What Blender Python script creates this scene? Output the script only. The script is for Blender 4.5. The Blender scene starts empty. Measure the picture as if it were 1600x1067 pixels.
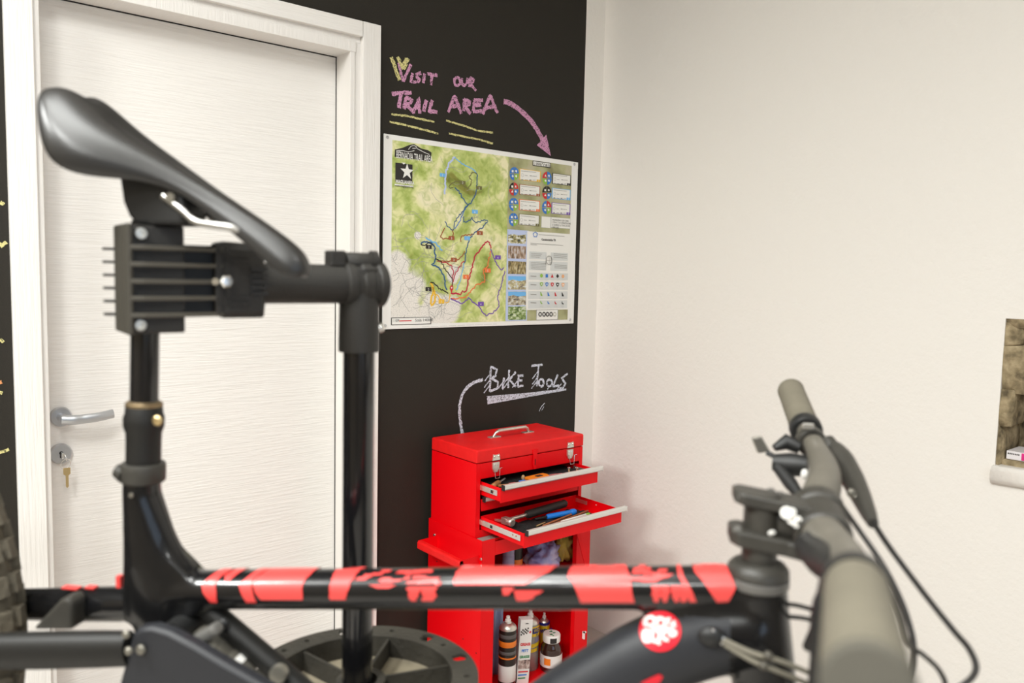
import bpy, bmesh, math, random
from mathutils import Vector, Matrix, noise
random.seed(7)
C = bpy.context.scene.collection
PI = math.pi
# ------------------------------------------------------------------ camera, world, lights, exposure
YAW, PITCH, ROLL, F = 0.69865688, 0.08413965, -0.02192871, 1244.4
CAM = Vector((0.0, -2.2, 1.423))
fw = Vector((math.sin(YAW)*math.cos(PITCH), math.cos(YAW)*math.cos(PITCH), -math.sin(PITCH)))
r0 = Vector((math.cos(YAW), -math.sin(YAW), 0)); d0 = fw.cross(r0)
rt = math.cos(ROLL)*r0 + math.sin(ROLL)*d0
dn = -math.sin(ROLL)*r0 + math.cos(ROLL)*d0
cd = bpy.data.cameras.new('camera'); cam = bpy.data.objects.new('camera', cd); C.objects.link(cam)
cam.matrix_world = Matrix(((rt.x, -dn.x, -fw.x, CAM.x), (rt.y, -dn.y, -fw.y, CAM.y), (rt.z, -dn.z, -fw.z, CAM.z), (0, 0, 0, 1)))
cd.sensor_width = 36; cd.lens = 28; cd.clip_start = 0.02
cd.dof.use_dof = True; cd.dof.focus_distance = 2.45; cd.dof.aperture_fstop = 4.5
sc = bpy.context.scene; sc.camera = cam
sc.view_settings.view_transform = 'Standard'; sc.view_settings.look = 'None'
sc.view_settings.gamma = 1; sc.view_settings.use_curve_mapping = False
sc.view_settings.exposure = -0.07
w = bpy.data.worlds.new('daylight'); sc.world = w; w.use_nodes = True
w.node_tree.nodes['Background'].inputs[0].default_value = (0.62, 0.78, 1.0, 1)
w.node_tree.nodes['Background'].inputs[1].default_value = 1.8
LIGHTS = [  # ceiling luminaires, some added to even the light: x, y, size x, size y, watts, where
    (-0.05, -1.55, .6, .6, 19.0, 'over the bicycle'),
    (-1.6, -1.0, .6, .6, 95.0, 'added to even the light, nearest the black wall'),  # added panel, placed to spread light evenly over the walls
    (-0.9, -2.0, .6, .6, 48.0, 'added as fill light, nearest the middle of the room'),  # added fill panel, lowers the contrast between door and right wall
    (-1.6, -3.2, .6, .6, 48.0, 'nearest the left stone wall'),
    (0.30, -3.7, .6, .6, 19.0, 'nearest the window')]
LAMP = (.985, 1.0, .97)
CEIL = 3.05
# ------------------------------------------------------------------ pixels to positions (1600x1067 frame)
def ray(px, py): return fw + rt*((px-800)/F) + dn*((py-533.5)/F)
def at_y(px, py, Y=0.0):
    d = ray(px, py); return CAM + d*((Y-CAM.y)/d.y)
def at_x(px, py, X):
    d = ray(px, py); return CAM + d*((X-CAM.x)/d.x)
def at_z(px, py, Z):
    d = ray(px, py); return CAM + d*((Z-CAM.z)/d.z)
FH = Vector((math.sin(YAW), math.cos(YAW), 0)); RH = r0.copy()
# bicycle frame of reference: s forward, o to the bicycle's left (away), h up
AL = math.radians(10)
BS = Vector((CAM.x, CAM.y, 0)) + FH*.775 - RH*.356
Bb = math.cos(AL)*RH - math.sin(AL)*FH; Bn = math.cos(AL)*FH + math.sin(AL)*RH
def bk(px, py, o=0.0):
    d = ray(px, py); t = ((BS-CAM).dot(Bn)+o)/d.dot(Bn); P = CAM + d*t - BS
    return Vector((P.dot(Bb), o, P.z))
# ------------------------------------------------------------------ materials
MATS = {}
def mat(name, col, rough=.5, metal=0.0, bump=0.0, bscale=200.0, coat=0.0, var=0.0, vscale=8.0, stretch=None, spec=.5):
    m = bpy.data.materials.new(name); m.use_nodes = True; nt = m.node_tree; N = nt.nodes; L = nt.links
    p = N['Principled BSDF']; p.inputs['Base Color'].default_value = (*col, 1)
    p.inputs['Roughness'].default_value = rough; p.inputs['Metallic'].default_value = metal
    p.inputs['Coat Weight'].default_value = coat; p.inputs['Coat Roughness'].default_value = .06
    p.inputs['Specular IOR Level'].default_value = spec
    if bump or var:
        tc = N.new('ShaderNodeTexCoord'); mp = N.new('ShaderNodeMapping'); L.new(tc.outputs['Object'], mp.inputs[0])
        if stretch: mp.inputs['Scale'].default_value = stretch
    if bump:
        n = N.new('ShaderNodeTexNoise'); n.inputs['Scale'].default_value = bscale; n.inputs['Detail'].default_value = 4
        L.new(mp.outputs[0], n.inputs[0]); b = N.new('ShaderNodeBump'); b.inputs['Strength'].default_value = bump
        b.inputs['Distance'].default_value = .004; L.new(n.outputs[0], b.inputs['Height']); L.new(b.outputs[0], p.inputs['Normal'])
    if var:
        n = N.new('ShaderNodeTexNoise'); n.inputs['Scale'].default_value = vscale; n.inputs['Detail'].default_value = 6
        L.new(mp.outputs[0], n.inputs[0]); mx = N.new('ShaderNodeMix'); mx.data_type = 'RGBA'
        mx.inputs[6].default_value = (*[max(0, c*(1-var)) for c in col], 1); mx.inputs[7].default_value = (*[min(1, c*(1+var)) for c in col], 1)
        L.new(n.outputs[0], mx.inputs[0]); L.new(mx.outputs[2], p.inputs['Base Color'])
    MATS[name] = m; return m
def ramp_mat(name, stops, scale, detail=6, rough=.6, bump=0, stretch=None, distort=0.0, lo=.3, hi=.7):
    m = mat(name, stops[0][1], rough); nt = m.node_tree; N = nt.nodes; L = nt.links
    tc = N.new('ShaderNodeTexCoord'); mp = N.new('ShaderNodeMapping'); L.new(tc.outputs['Object'], mp.inputs[0])
    if stretch: mp.inputs['Scale'].default_value = stretch
    n = N.new('ShaderNodeTexNoise'); n.inputs['Scale'].default_value = scale; n.inputs['Detail'].default_value = detail
    n.inputs['Distortion'].default_value = distort
    L.new(mp.outputs[0], n.inputs[0]); r = N.new('ShaderNodeValToRGB'); e = r.color_ramp.elements
    e[0].position = lo + stops[0][0]*(hi-lo); e[0].color = (*stops[0][1], 1); e[1].position = lo + stops[-1][0]*(hi-lo); e[1].color = (*stops[-1][1], 1)
    for t, c in stops[1:-1]:
        x = e.new(lo + t*(hi-lo)); x.color = (*c, 1)
    L.new(n.outputs[0], r.inputs[0]); L.new(r.outputs[0], N['Principled BSDF'].inputs['Base Color'])
    if bump:
        b = N.new('ShaderNodeBump'); b.inputs['Strength'].default_value = bump; b.inputs['Distance'].default_value = .01
        L.new(n.outputs[0], b.inputs['Height']); L.new(b.outputs[0], N['Principled BSDF'].inputs['Normal'])
    return m
def chalk_mat(name, col):
    m = mat(name, col, .95); nt = m.node_tree; N = nt.nodes; L = nt.links
    tc = N.new('ShaderNodeTexCoord'); n = N.new('ShaderNodeTexNoise'); n.inputs['Scale'].default_value = 330; n.inputs['Detail'].default_value = 3
    L.new(tc.outputs['Object'], n.inputs[0]); r = N.new('ShaderNodeValToRGB')
    r.color_ramp.elements[0].position = .36; r.color_ramp.elements[1].position = .47
    L.new(n.outputs[0], r.inputs[0]); L.new(r.outputs[0], N['Principled BSDF'].inputs['Alpha'])
    return m
mat('plaster', (.86, .825, .775), .85, bump=.45, bscale=55)
mat('ceiling_white', (.86, .84, .80), .9)
mat('chalkboard', (.021, .0178, .0132), .7, bump=.15, bscale=500, var=.25, vscale=300, spec=.3)
mat('stone_wall', (.20, .165, .12), .9, bump=.5, bscale=8, var=.4, vscale=4)
mat('door_white', (.83, .80, .765), .5, bump=.5, bscale=12, stretch=(.9, 1, 15), var=.05, vscale=7)
mat('casing_white', (.82, .79, .755), .5, bump=.4, bscale=12, stretch=(15, 1, .9), var=.035, vscale=7)
mat('floor_tile', (.55, .51, .46), .5, var=.15, vscale=5)
mat('satin_metal', (.55, .56, .58), .35, .9)
mat('bright_metal', (.82, .81, .78), .25, .95)
mat('galvanized', (.72, .69, .62), .35, .85, var=.15, vscale=60)
mat('alu_bar', (.78, .77, .74), .4, .55)
mat('brass', (.62, .47, .24), .35, .9)
mat('red_paint', (.83, .0, .004), .42, spec=.22)
mat('red_worn', (.80, .010, .010), .5, var=.15, vscale=30, spec=.3)
mat('black', (.012, .012, .012), .5)
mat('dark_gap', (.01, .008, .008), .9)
mat('frame_black', (.0095, .009, .008), .5, spec=.4)
mat('frame_gloss', (.005, .005, .0055), .27, coat=.4, spec=.35)
mat('frame_satin', (.016, .017, .021), .5, spec=.45)
mat('post_gloss', (.006, .006, .007), .16, coat=.5)
mat('plastic_rough', (.021, .019, .016), .55, bump=.25, bscale=420)
mat('clamp_black', (.020, .018, .0155), .5, bump=.2, bscale=380, var=.2, vscale=60)
mat('jaw_dusty', (.045, .040, .030), .6, bump=.2, bscale=300)
mat('clamp_rib', (.075, .067, .052), .5)
mat('saddle_black', (.019, .018, .017), .36, bump=.05, bscale=500, spec=.62)
mat('bar_dusty', (.13, .118, .096), .45, var=.35, vscale=30)
mat('stem_black', (.040, .037, .031), .45, bump=.1, bscale=300, var=.3, vscale=40)
mat('grip_dusty', (.16, .143, .105), .85, bump=.3, bscale=300, var=.2, vscale=30)
mat('tire_dusty', (.115, .098, .070), .9, bump=.5, bscale=160, var=.35, vscale=50)
mat('tire_dark', (.030, .027, .022), .85)
mat('headset_grey', (.15, .145, .135), .42, .2)
mat('shock_grey', (.23, .215, .18), .35, .6, var=.2, vscale=40)
mat('rail_metal', (.50, .49, .47), .3, .95)
mat('decal_red', (.70, .055, .05), .4, coat=.25)
mat('badge_red', (.72, .006, .022), .4)
mat('badge_white', (.85, .74, .72), .5)
mat('white_paint', (.82, .80, .76), .5)
mat('tray_dusty', (.036, .032, .024), .7, bump=.4, bscale=150, var=.5, vscale=25)
mat('tray_floor', (.25, .215, .15), .9, bump=.4, bscale=120, var=.5, vscale=30)
mat('board_white', (.86, .85, .82), .4)
mat('ink_black', (.022, .018, .016), .6)
mat('ink_grey', (.34, .33, .31), .6)
mat('ink_pale', (.60, .60, .58), .6)
mat('print_white', (.85, .84, .80), .45)
mat('p_blue', (.035, .19, .60), .5); mat('p_sky', (.16, .47, .85), .5); mat('p_navy', (.03, .11, .26), .5)
mat('p_red', (.62, .02, .03), .5); mat('p_crimson', (.52, .01, .05), .5); mat('p_orange', (.85, .19, .05), .5)
mat('p_green', (.27, .50, .06), .5); mat('p_yellow', (.85, .50, .04), .5); mat('p_purple', (.17, .07, .42), .5)
mat('p_brown', (.36, .09, .03), .5); mat('p_olive', (.16, .15, .05), .5); mat('p_lilac', (.52, .60, .85), .5)
mat('p_peach', (.85, .42, .20), .5)
chalk_mat('chalk_pink', (.62, .30, .47)); chalk_mat('chalk_yellow', (.66, .60, .26)); chalk_mat('chalk_white', (.66, .70, .80)); chalk_mat('chalk_orange', (.7, .3, .12))
# map terrain: hill shading from noise, pale built-up valley in the corner
def map_mat():
    m = mat('map_terrain', (.5, .6, .2), .45); nt = m.node_tree; N = nt.nodes; L = nt.links
    tc = N.new('ShaderNodeTexCoord')
    def nz(scale, det, dist=0):
        n = N.new('ShaderNodeTexNoise'); n.inputs['Scale'].default_value = scale; n.inputs['Detail'].default_value = det; n.inputs['Distortion'].default_value = dist
        L.new(tc.outputs['Object'], n.inputs[0]); return n
    a = nz(7.5, 4, .8); r = N.new('ShaderNodeValToRGB'); e = r.color_ramp.elements
    e[0].position = .30; e[0].color = (.24, .24, .04, 1); e[1].position = .70; e[1].color = (.88, .82, .60, 1)
    for t, c in ((.37, (.42, .50, .13)), (.47, (.60, .66, .25)), (.56, (.82, .79, .46))):
        x = e.new(t); x.color = (*c, 1)
    L.new(a.outputs[0], r.inputs[0])
    h = nz(38, 5, .8); hr = N.new('ShaderNodeValToRGB'); hr.color_ramp.elements[0].position = .35; hr.color_ramp.elements[0].color = (.66, .74, .48, 1)
    hr.color_ramp.elements[1].position = .58; hr.color_ramp.elements[1].color = (1, 1, .96, 1); L.new(h.outputs[0], hr.inputs[0])
    mu = N.new('ShaderNodeMix'); mu.data_type = 'RGBA'; mu.blend_type = 'MULTIPLY'; mu.inputs[0].default_value = 1
    L.new(r.outputs[0], mu.inputs[6]); L.new(hr.outputs[0], mu.inputs[7])
    sp = nz(420, 2); sr = N.new('ShaderNodeValToRGB'); sr.color_ramp.elements[0].position = .36; sr.color_ramp.elements[0].color = (.48, .46, .43, 1)
    sr.color_ramp.elements[1].position = .47; sr.color_ramp.elements[1].color = (.84, .80, .74, 1); L.new(sp.outputs[0], sr.inputs[0])
    prev = None
    for (cx, cy, rad) in TOWNS:
        v = N.new('ShaderNodeVectorMath'); v.operation = 'DISTANCE'; L.new(tc.outputs['Object'], v.inputs[0]); v.inputs[1].default_value = (cx, cy, 0)
        s = N.new('ShaderNodeMath'); s.operation = 'DIVIDE'; L.new(v.outputs['Value'], s.inputs[0]); s.inputs[1].default_value = rad
        if prev is None: prev = s
        else:
            k = N.new('ShaderNodeMath'); k.operation = 'MINIMUM'; L.new(prev.outputs[0], k.inputs[0]); L.new(s.outputs[0], k.inputs[1]); prev = k
    ad = N.new('ShaderNodeMath'); ad.operation = 'ADD'; L.new(prev.outputs[0], ad.inputs[0])
    h2 = nz(16, 4); L.new(h2.outputs[0], ad.inputs[1])
    mk = N.new('ShaderNodeValToRGB'); mk.color_ramp.elements[0].position = .66; mk.color_ramp.elements[0].color = (1, 1, 1, 1)
    mk.color_ramp.elements[1].position = .8; mk.color_ramp.elements[1].color = (0, 0, 0, 1)
    sc_ = N.new('ShaderNodeMath'); sc_.operation = 'MULTIPLY'; sc_.inputs[1].default_value = .5; L.new(ad.outputs[0], sc_.inputs[0]); L.new(sc_.outputs[0], mk.inputs[0])
    fx = N.new('ShaderNodeMix'); fx.data_type = 'RGBA'; L.new(mk.outputs[0], fx.inputs[0]); L.new(mu.outputs[2], fx.inputs[6]); L.new(sr.outputs[0], fx.inputs[7])
    L.new(fx.outputs[2], N['Principled BSDF'].inputs['Base Color'])
# ------------------------------------------------------------------ mesh builder
def frame_of(d):
    d = Vector(d).normalized(); u = Vector((0, 0, 1)) if abs(d.z) < .9 else Vector((1, 0, 0))
    a = u.cross(d).normalized(); return a, d.cross(a)
class MB:
    def __init__(s): s.v = []; s.f = []; s.mi = []
    def add(s, vs, fs, mi=0):
        k = len(s.v); s.v += [Vector(p) for p in vs]; s.f += [tuple(i+k for i in q) for q in fs]; s.mi += [mi]*len(fs); return s
    def box(s, lo, hi, mi=0):
        x0, y0, z0 = lo; x1, y1, z1 = hi
        return s.add([(x0, y0, z0), (x1, y0, z0), (x1, y1, z0), (x0, y1, z0), (x0, y0, z1), (x1, y0, z1), (x1, y1, z1), (x0, y1, z1)],
                     [(0, 3, 2, 1), (4, 5, 6, 7), (0, 1, 5, 4), (1, 2, 6, 5), (2, 3, 7, 6), (3, 0, 4, 7)], mi)
    def obox(s, c, ax, ay, az, mi=0):          # oriented box: centre and half axes
        c, ax, ay, az = Vector(c), Vector(ax), Vector(ay), Vector(az)
        vs = [c+ax*i+ay*j+az*k for k in (-1, 1) for (i, j) in ((-1, -1), (1, -1), (1, 1), (-1, 1))]
        return s.add(vs, [(0, 3, 2, 1), (4, 5, 6, 7), (0, 1, 5, 4), (1, 2, 6, 5), (2, 3, 7, 6), (3, 0, 4, 7)], mi)
    def tube(s, pts, r, n=12, mi=0, cap=True, flat=1.0, up=None):
        pts = [Vector(p) for p in pts]; r = r if isinstance(r, (list, tuple)) else [r]*len(pts); k = len(s.v); a = None
        for i, p in enumerate(pts):
            d = (pts[min(i+1, len(pts)-1)]-pts[max(i-1, 0)]).normalized()
            if a is None: a, b = frame_of(d)
            else: a = (a-d*a.dot(d)).normalized(); b = d.cross(a)
            if up is not None: b = Vector(up); b = (b-d*b.dot(d)).normalized(); a = b.cross(d)
            ra = r[i] if not isinstance(r[i], tuple) else r[i][0]; rb = r[i]*flat if not isinstance(r[i], tuple) else r[i][1]
            for j in range(n):
                t = 2*PI*j/n; s.v.append(p + a*(ra*math.cos(t)) + b*(rb*math.sin(t)))
        for i in range(len(pts)-1):
            for j in range(n):
                s.f.append((k+i*n+j, k+i*n+(j+1) % n, k+(i+1)*n+(j+1) % n, k+(i+1)*n+j)); s.mi.append(mi)
        if cap:
            s.f.append(tuple(k+j for j in range(n))[::-1]); s.f.append(tuple(k+(len(pts)-1)*n+j for j in range(n))); s.mi += [mi, mi]
        return s
    def lathe(s, prof, org=(0, 0, 0), axis=(0, 0, 1), n=24, mi=0):    # prof: (radius, distance along axis)
        org = Vector(org); ax = Vector(axis).normalized(); a, b = frame_of(ax); k = len(s.v)
        for (r, z) in prof:
            for j in range(n):
                t = 2*PI*j/n; s.v.append(org + ax*z + a*(r*math.cos(t)) + b*(r*math.sin(t)))
        for i in range(len(prof)-1):
            for j in range(n):
                s.f.append((k+i*n+j, k+i*n+(j+1) % n, k+(i+1)*n+(j+1) % n, k+(i+1)*n+j)); s.mi.append(mi)
        s.f.append(tuple(k+j for j in range(n))[::-1]); s.f.append(tuple(k+(len(prof)-1)*n+j for j in range(n))); s.mi += [mi, mi]
        return s
    def prism(s, poly, ext, mi=0):             # 3D polygon pushed along a vector
        poly = [Vector(p) for p in poly]; n = len(poly); e = Vector(ext)
        return s.add(poly+[p+e for p in poly], [tuple(range(n))[::-1], tuple(range(n, 2*n))]+[(i, (i+1) % n, n+(i+1) % n, n+i) for i in range(n)], mi)
    def poly(s, pts, mi=0): return s.add(pts, [tuple(range(len(pts)))], mi)
    def ball(s, c, rx, ry=None, rz=None, n=12, mi=0):
        ry = ry or rx; rz = rz or rx; k = len(s.v); m = n//2
        for i in range(1, m):
            p = PI*i/m
            for j in range(n):
                t = 2*PI*j/n; s.v.append(Vector((c[0]+rx*math.sin(p)*math.cos(t), c[1]+ry*math.sin(p)*math.sin(t), c[2]+rz*math.cos(p))))
        s.v += [Vector((c[0], c[1], c[2]+rz)), Vector((c[0], c[1], c[2]-rz))]; T = len(s.v)-2
        for i in range(m-2):
            for j in range(n):
                s.f.append((k+i*n+j, k+(i+1)*n+j, k+(i+1)*n+(j+1) % n, k+i*n+(j+1) % n)); s.mi.append(mi)
        for j in range(n):
            s.f.append((T, k+j, k+(j+1) % n)); s.f.append((T+1, k+(m-2)*n+(j+1) % n, k+(m-2)*n+j)); s.mi += [mi, mi]
        return s
    def build(s, name, m, parent=None, smooth=False, bevel=0.0, sub=0, loc=None):
        me = bpy.data.meshes.new(name); me.from_pydata([tuple(p) for p in s.v], [], s.f)
        for x in (m if isinstance(m, (list, tuple)) else [m]): me.materials.append(MATS[x] if isinstance(x, str) else x)
        for p, i in zip(me.polygons, s.mi): p.material_index = i
        bm = bmesh.new(); bm.from_mesh(me); bmesh.ops.recalc_face_normals(bm, faces=bm.faces); bm.to_mesh(me); bm.free()
        o = bpy.data.objects.new(name, me); C.objects.link(o)
        if parent is not None: o.parent = parent
        if loc is not None: o.location = loc
        if smooth:
            me.polygons.foreach_set('use_smooth', [True]*len(me.polygons))
            if smooth != 'all': me.set_sharp_from_angle(angle=math.radians(40))
        if bevel:
            b = o.modifiers.new('bevel', 'BEVEL'); b.width = bevel; b.segments = 2; b.limit_method = 'ANGLE'; b.angle_limit = math.radians(40)
        if sub:
            q = o.modifiers.new('sub', 'SUBSURF'); q.levels = sub; q.render_levels = sub
        return o
def tag(o, label=None, cat=None, group=None, kind=None):
    if label: o['label'] = label
    if cat: o['category'] = cat
    if group: o['group'] = group
    if kind: o['kind'] = kind
    return o
def empty(name, loc=(0, 0, 0), M=None):
    o = bpy.data.objects.new(name, None); C.objects.link(o); o.empty_display_size = .05
    if M is not None: o.matrix_world = M
    else: o.location = loc
    return o
def axes(x, y, z, o): return Matrix(((x[0], y[0], z[0], o[0]), (x[1], y[1], z[1], o[1]), (x[2], y[2], z[2], o[2]), (0, 0, 0, 1)))
def dup(o, parent=None, loc=None):
    c = o.copy(); C.objects.link(c)
    if parent is not None: c.parent = parent
    if loc is not None: c.location = loc
    return c
def spline(pts, n=8):
    P = [Vector(p) for p in pts]; out = []
    for i in range(len(P)-1):
        a = P[max(i-1, 0)]; b = P[i]; c = P[i+1]; d = P[min(i+2, len(P)-1)]
        for k in range(n):
            t = k/n; out.append(.5*((2*b)+(c-a)*t+(2*a-5*b+4*c-d)*t*t+(3*b-a-3*c+d)*t**3))
    out.append(P[-1]); return out
TEXTS = []
def text(s, size, M, m, parent, name='lettering', align='LEFT', xs=1.0, ext=0.0, bold=0.0):
    cu = bpy.data.curves.new(name, 'FONT'); cu.body = s; cu.size = size; cu.align_x = align; cu.resolution_u = 2; cu.extrude = ext; cu.offset = bold
    o = bpy.data.objects.new(name, cu); C.objects.link(o); TEXTS.append((o, M @ Matrix.Diagonal((xs, 1, 1, 1)), m, parent, name))
def flush_texts():
    bpy.context.view_layer.update(); dg = bpy.context.evaluated_depsgraph_get()
    res = [(bpy.data.meshes.new_from_object(t[0].evaluated_get(dg)), t) for t in TEXTS]
    for me, (o, M, m, parent, name) in res:
        bpy.data.objects.remove(o)
        me.transform(M); me.materials.clear(); me.materials.append(MATS[m])
        q = bpy.data.objects.new(name, me); C.objects.link(q); q.parent = parent
    TEXTS.clear()
def ribbon(mb, pts, wd, nrm, lift=0.0, jit=0.0, taper=False):
    pts = [Vector(p) for p in pts]; nrm = Vector(nrm); L = []; Rr = []
    if jit:
        q = []
        for i in range(len(pts)-1):
            k = max(1, int((pts[i+1]-pts[i]).length/.006))
            q += [pts[i].lerp(pts[i+1], j/k) for j in range(k)]
        pts = q+[pts[-1]]
    for i, p in enumerate(pts):
        d = (pts[min(i+1, len(pts)-1)]-pts[max(i-1, 0)])
        d = d.normalized() if d.length > 1e-9 else Vector((1, 0, 0))
        a = nrm.cross(d).normalized()*wd*.5; p = p+nrm*lift
        L.append(p+a*(1+random.uniform(-jit, jit))); Rr.append(p-a*(1+random.uniform(-jit, jit)))
    n = len(pts); mb.add(L+Rr, [(i, i+1, n+i+1, n+i) for i in range(n-1)]); return mb
# ------------------------------------------------------------------ the room
XC, XL, YF = 2.28, -2.6, -5.2
XB = 2.178                                              # black paint ends just short of the corner
DX0, DX1 = at_y(30, 400).x+.03, at_y(575, 300).x-.03    # rough opening behind the casing
DZ = at_y(588.7, 41.6).z-.04
mb = MB()
mb.box((XL, 0, 0), (DX0, .2, CEIL), 0); mb.box((DX0, 0, DZ), (DX1, .2, CEIL), 0); mb.box((DX1, 0, 0), (XB, .2, CEIL), 0); mb.box((XB, 0, 0), (XC+.3, .2, CEIL), 1)
wall_back = tag(mb.build('wall_back', ['chalkboard', 'plaster']), 'wall painted black as a chalkboard beside the white corner', kind='structure')
NY0, NY1, NZ0, NZ1, ND = -2.0, -1.45, .945, 1.338, .30   # niche in the right wall
mb = MB()
Y0, Y1 = YF-.2, .0
for (ya, yb, za, zb) in ((Y0, NY0, 0, CEIL), (NY1, Y1, 0, CEIL), (NY0, NY1, 0, NZ0), (NY0, NY1, NZ1, CEIL)):
    mb.box((XC, ya, za), (XC+.42, yb, zb))
wall_right = tag(mb.build('wall_right', 'plaster'), 'white rough plaster wall with a stone niche', kind='structure')
tag(MB().box((XL-.2, YF-.2, 0), (XL, .2, CEIL)).build('wall_left', 'stone_wall'), 'rough brown stone wall on the side of the door', kind='structure')
mb = MB(); WX0, WX1, WZ0, WZ1 = -1.6, 1.2, .95, 2.35
mb.box((XL, YF-.2, 0), (WX0, YF, CEIL)); mb.box((WX1, YF-.2, 0), (XC, YF, CEIL)); mb.box((WX0, YF-.2, 0), (WX1, YF, WZ0)); mb.box((WX0, YF-.2, WZ1), (WX1, YF, CEIL))
tag(mb.build('wall_front', 'stone_wall'), 'rough brown stone wall with the daylight window', kind='structure')
mb = MB()
for x in (WX0, (WX0+WX1)/2-.03, WX1-.06): mb.box((x, YF-.12, WZ0), (x+.06, YF-.05, WZ1))
mb.box((WX0, YF-.12, WZ0), (WX1, YF-.05, WZ0+.06)); mb.box((WX0, YF-.12, WZ1-.06), (WX1, YF-.05, WZ1))
tag(mb.build('window_1', 'white_paint'), 'white wooden window frame standing open to daylight', kind='structure')
tag(MB().box((XL-.2, YF-.2, -.1), (XC+.42, .2, 0)).build('floor', 'floor_tile'), 'worn grey floor', kind='structure')
tag(MB().box((XL-.2, YF-.2, CEIL), (XC+.42, .2, CEIL+.1)).build('ceiling', 'ceiling_white'), 'white ceiling', kind='structure')
# ceiling luminaires, including the added fill panels
lm = mat('lamp_diffuser', (.9, .88, .84), .5); p = lm.node_tree.nodes['Principled BSDF']; p.inputs['Emission Color'].default_value = (*LAMP, 1); p.inputs['Emission Strength'].default_value = 3
for (x, y, sx, sy, wt, wh) in LIGHTS:
    t = empty('ceiling_light', (x, y, CEIL)); tag(t, 'square white ceiling light panel '+wh, 'ceiling light', 'ceiling light panels')
    b = MB()
    for (a0, b0, a1, b1) in ((-sx/2-.02, -sy/2-.02, sx/2+.02, -sy/2), (-sx/2-.02, sy/2, sx/2+.02, sy/2+.02), (-sx/2-.02, -sy/2, -sx/2, sy/2), (sx/2, -sy/2, sx/2+.02, sy/2)): b.box((a0, b0, -.05), (a1, b1, 0))
    b.build('housing', 'white_paint', t)
    MB().box((-sx/2, -sy/2, -.035), (sx/2, sy/2, -.03)).build('diffuser', 'lamp_diffuser', t)
    ld = bpy.data.lights.new('ceiling_lamp', 'AREA'); ld.shape = 'RECTANGLE'; ld.size = sx-.02; ld.size_y = sy-.02; ld.energy = wt; ld.color = LAMP
    lo = bpy.data.objects.new('ceiling_lamp', ld); C.objects.link(lo); lo.parent = t; lo.location = (0, 0, -.04)
# ------------------------------------------------------------------ niche: rough stones, plaster lip
def stone(lo, hi, amt, name, m, parent, seed):
    b = bmesh.new(); bmesh.ops.create_cube(b, size=1); bmesh.ops.subdivide_edges(b, edges=b.edges, cuts=3, use_grid_fill=True)
    lo = Vector(lo); hi = Vector(hi); c = (lo+hi)/2; s = hi-lo
    for v in b.verts:
        q = v.co.copy(); k = .5/max(abs(q.x), abs(q.y), abs(q.z)); q = q.lerp(q.normalized()*.62, .16 if m != 'plaster' else .05)
        p = Vector((c.x+q.x*s.x, c.y+q.y*s.y, c.z+q.z*s.z)); n = noise.noise_vector(p*14+Vector((seed, 0, 0))); p = p+n*amt; p.x = max(p.x, XC+.001) if m != 'plaster' else p.x; v.co = p
    me = bpy.data.meshes.new(name); b.to_mesh(me); b.free(); me.materials.append(MATS[m])
    me.polygons.foreach_set('use_smooth', [True]*len(me.polygons)); o = bpy.data.objects.new(name, me); C.objects.link(o); o.parent = parent; return o
ramp_mat('stone_tan', [(0, (.10, .075, .042)), (.5, (.30, .235, .135)), (1, (.50, .40, .25))], 34, 10, .9, bump=1.0)
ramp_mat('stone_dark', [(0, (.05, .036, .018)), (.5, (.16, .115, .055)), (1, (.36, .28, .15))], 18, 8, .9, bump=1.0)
sd = 0
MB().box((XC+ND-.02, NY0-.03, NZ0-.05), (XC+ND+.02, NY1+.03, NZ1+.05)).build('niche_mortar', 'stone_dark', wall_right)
zz = NZ0
for h in (.115, .09, .12, .08):                     # jamb facing the camera side
    for (xa, xb) in ((.004, .14), (.13, .31)):
        sd += 1; stone((XC+xa, NY1-(.008 if zz == NZ0 else .030+.012*(sd % 3)), zz-.004), (XC+xb, NY1+.03, zz+h+.004), .010, 'niche_stone', 'stone_tan', wall_right, sd*3.1)
    zz += h
zz = NZ0
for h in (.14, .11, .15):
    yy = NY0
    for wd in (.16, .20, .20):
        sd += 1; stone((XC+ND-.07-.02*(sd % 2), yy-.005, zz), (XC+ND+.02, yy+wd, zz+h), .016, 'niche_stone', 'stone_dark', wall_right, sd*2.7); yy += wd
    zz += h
for yy in (NY0, NY0+.19, NY0+.37):
    sd += 1; stone((XC+.003, yy, NZ1-.022), (XC+ND, yy+.195, NZ1+.05), .010, 'niche_stone', 'stone_tan', wall_right, sd*1.9)
    sd += 1; stone((XC+.015, yy, NZ0-.05), (XC+ND, yy+.195, NZ0+.026), .006, 'niche_stone', 'stone_tan', wall_right, sd*1.7)
    sd += 1; stone((XC+.01, NY0-.06, NZ0+.13*(sd % 3)), (XC+ND, NY0+.02, NZ0+.13*(sd % 3)+.14), .008, 'niche_stone', 'stone_tan', wall_right, sd*1.3)
stone((XC-.012, NY0-.02, NZ0-.034), (XC+.05, NY1+.006, NZ0+.012), .009, 'niche_sill', 'plaster', wall_right, 5)
# pink medicine box lying in the niche
P = at_z(1567, 713, NZ0+.014)
mb = MB(); mat('box_white', (.82, .78, .80), .5); mat('box_pink', (.72, .02, .22), .5)
bx = tag(empty('carton', (XC+.072, -1.466, NZ0+.0275)), 'small white and pink carton lying in the stone niche', 'box')
MB().box((-.045, -.14, 0), (.045, 0, .022)).build('carton_body', 'box_white', bx, bevel=.001)
MB().box((-.0458, -.14, .002), (.0455, -.035, .0205)).build('pink_band', 'box_pink', bx)
b = MB()
for k in range(7): b.box((-.0456, -.006-.004*k, .013), (-.045, -.0035-.004*k, .017))
b.build('print_line', 'ink_black', bx)
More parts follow.
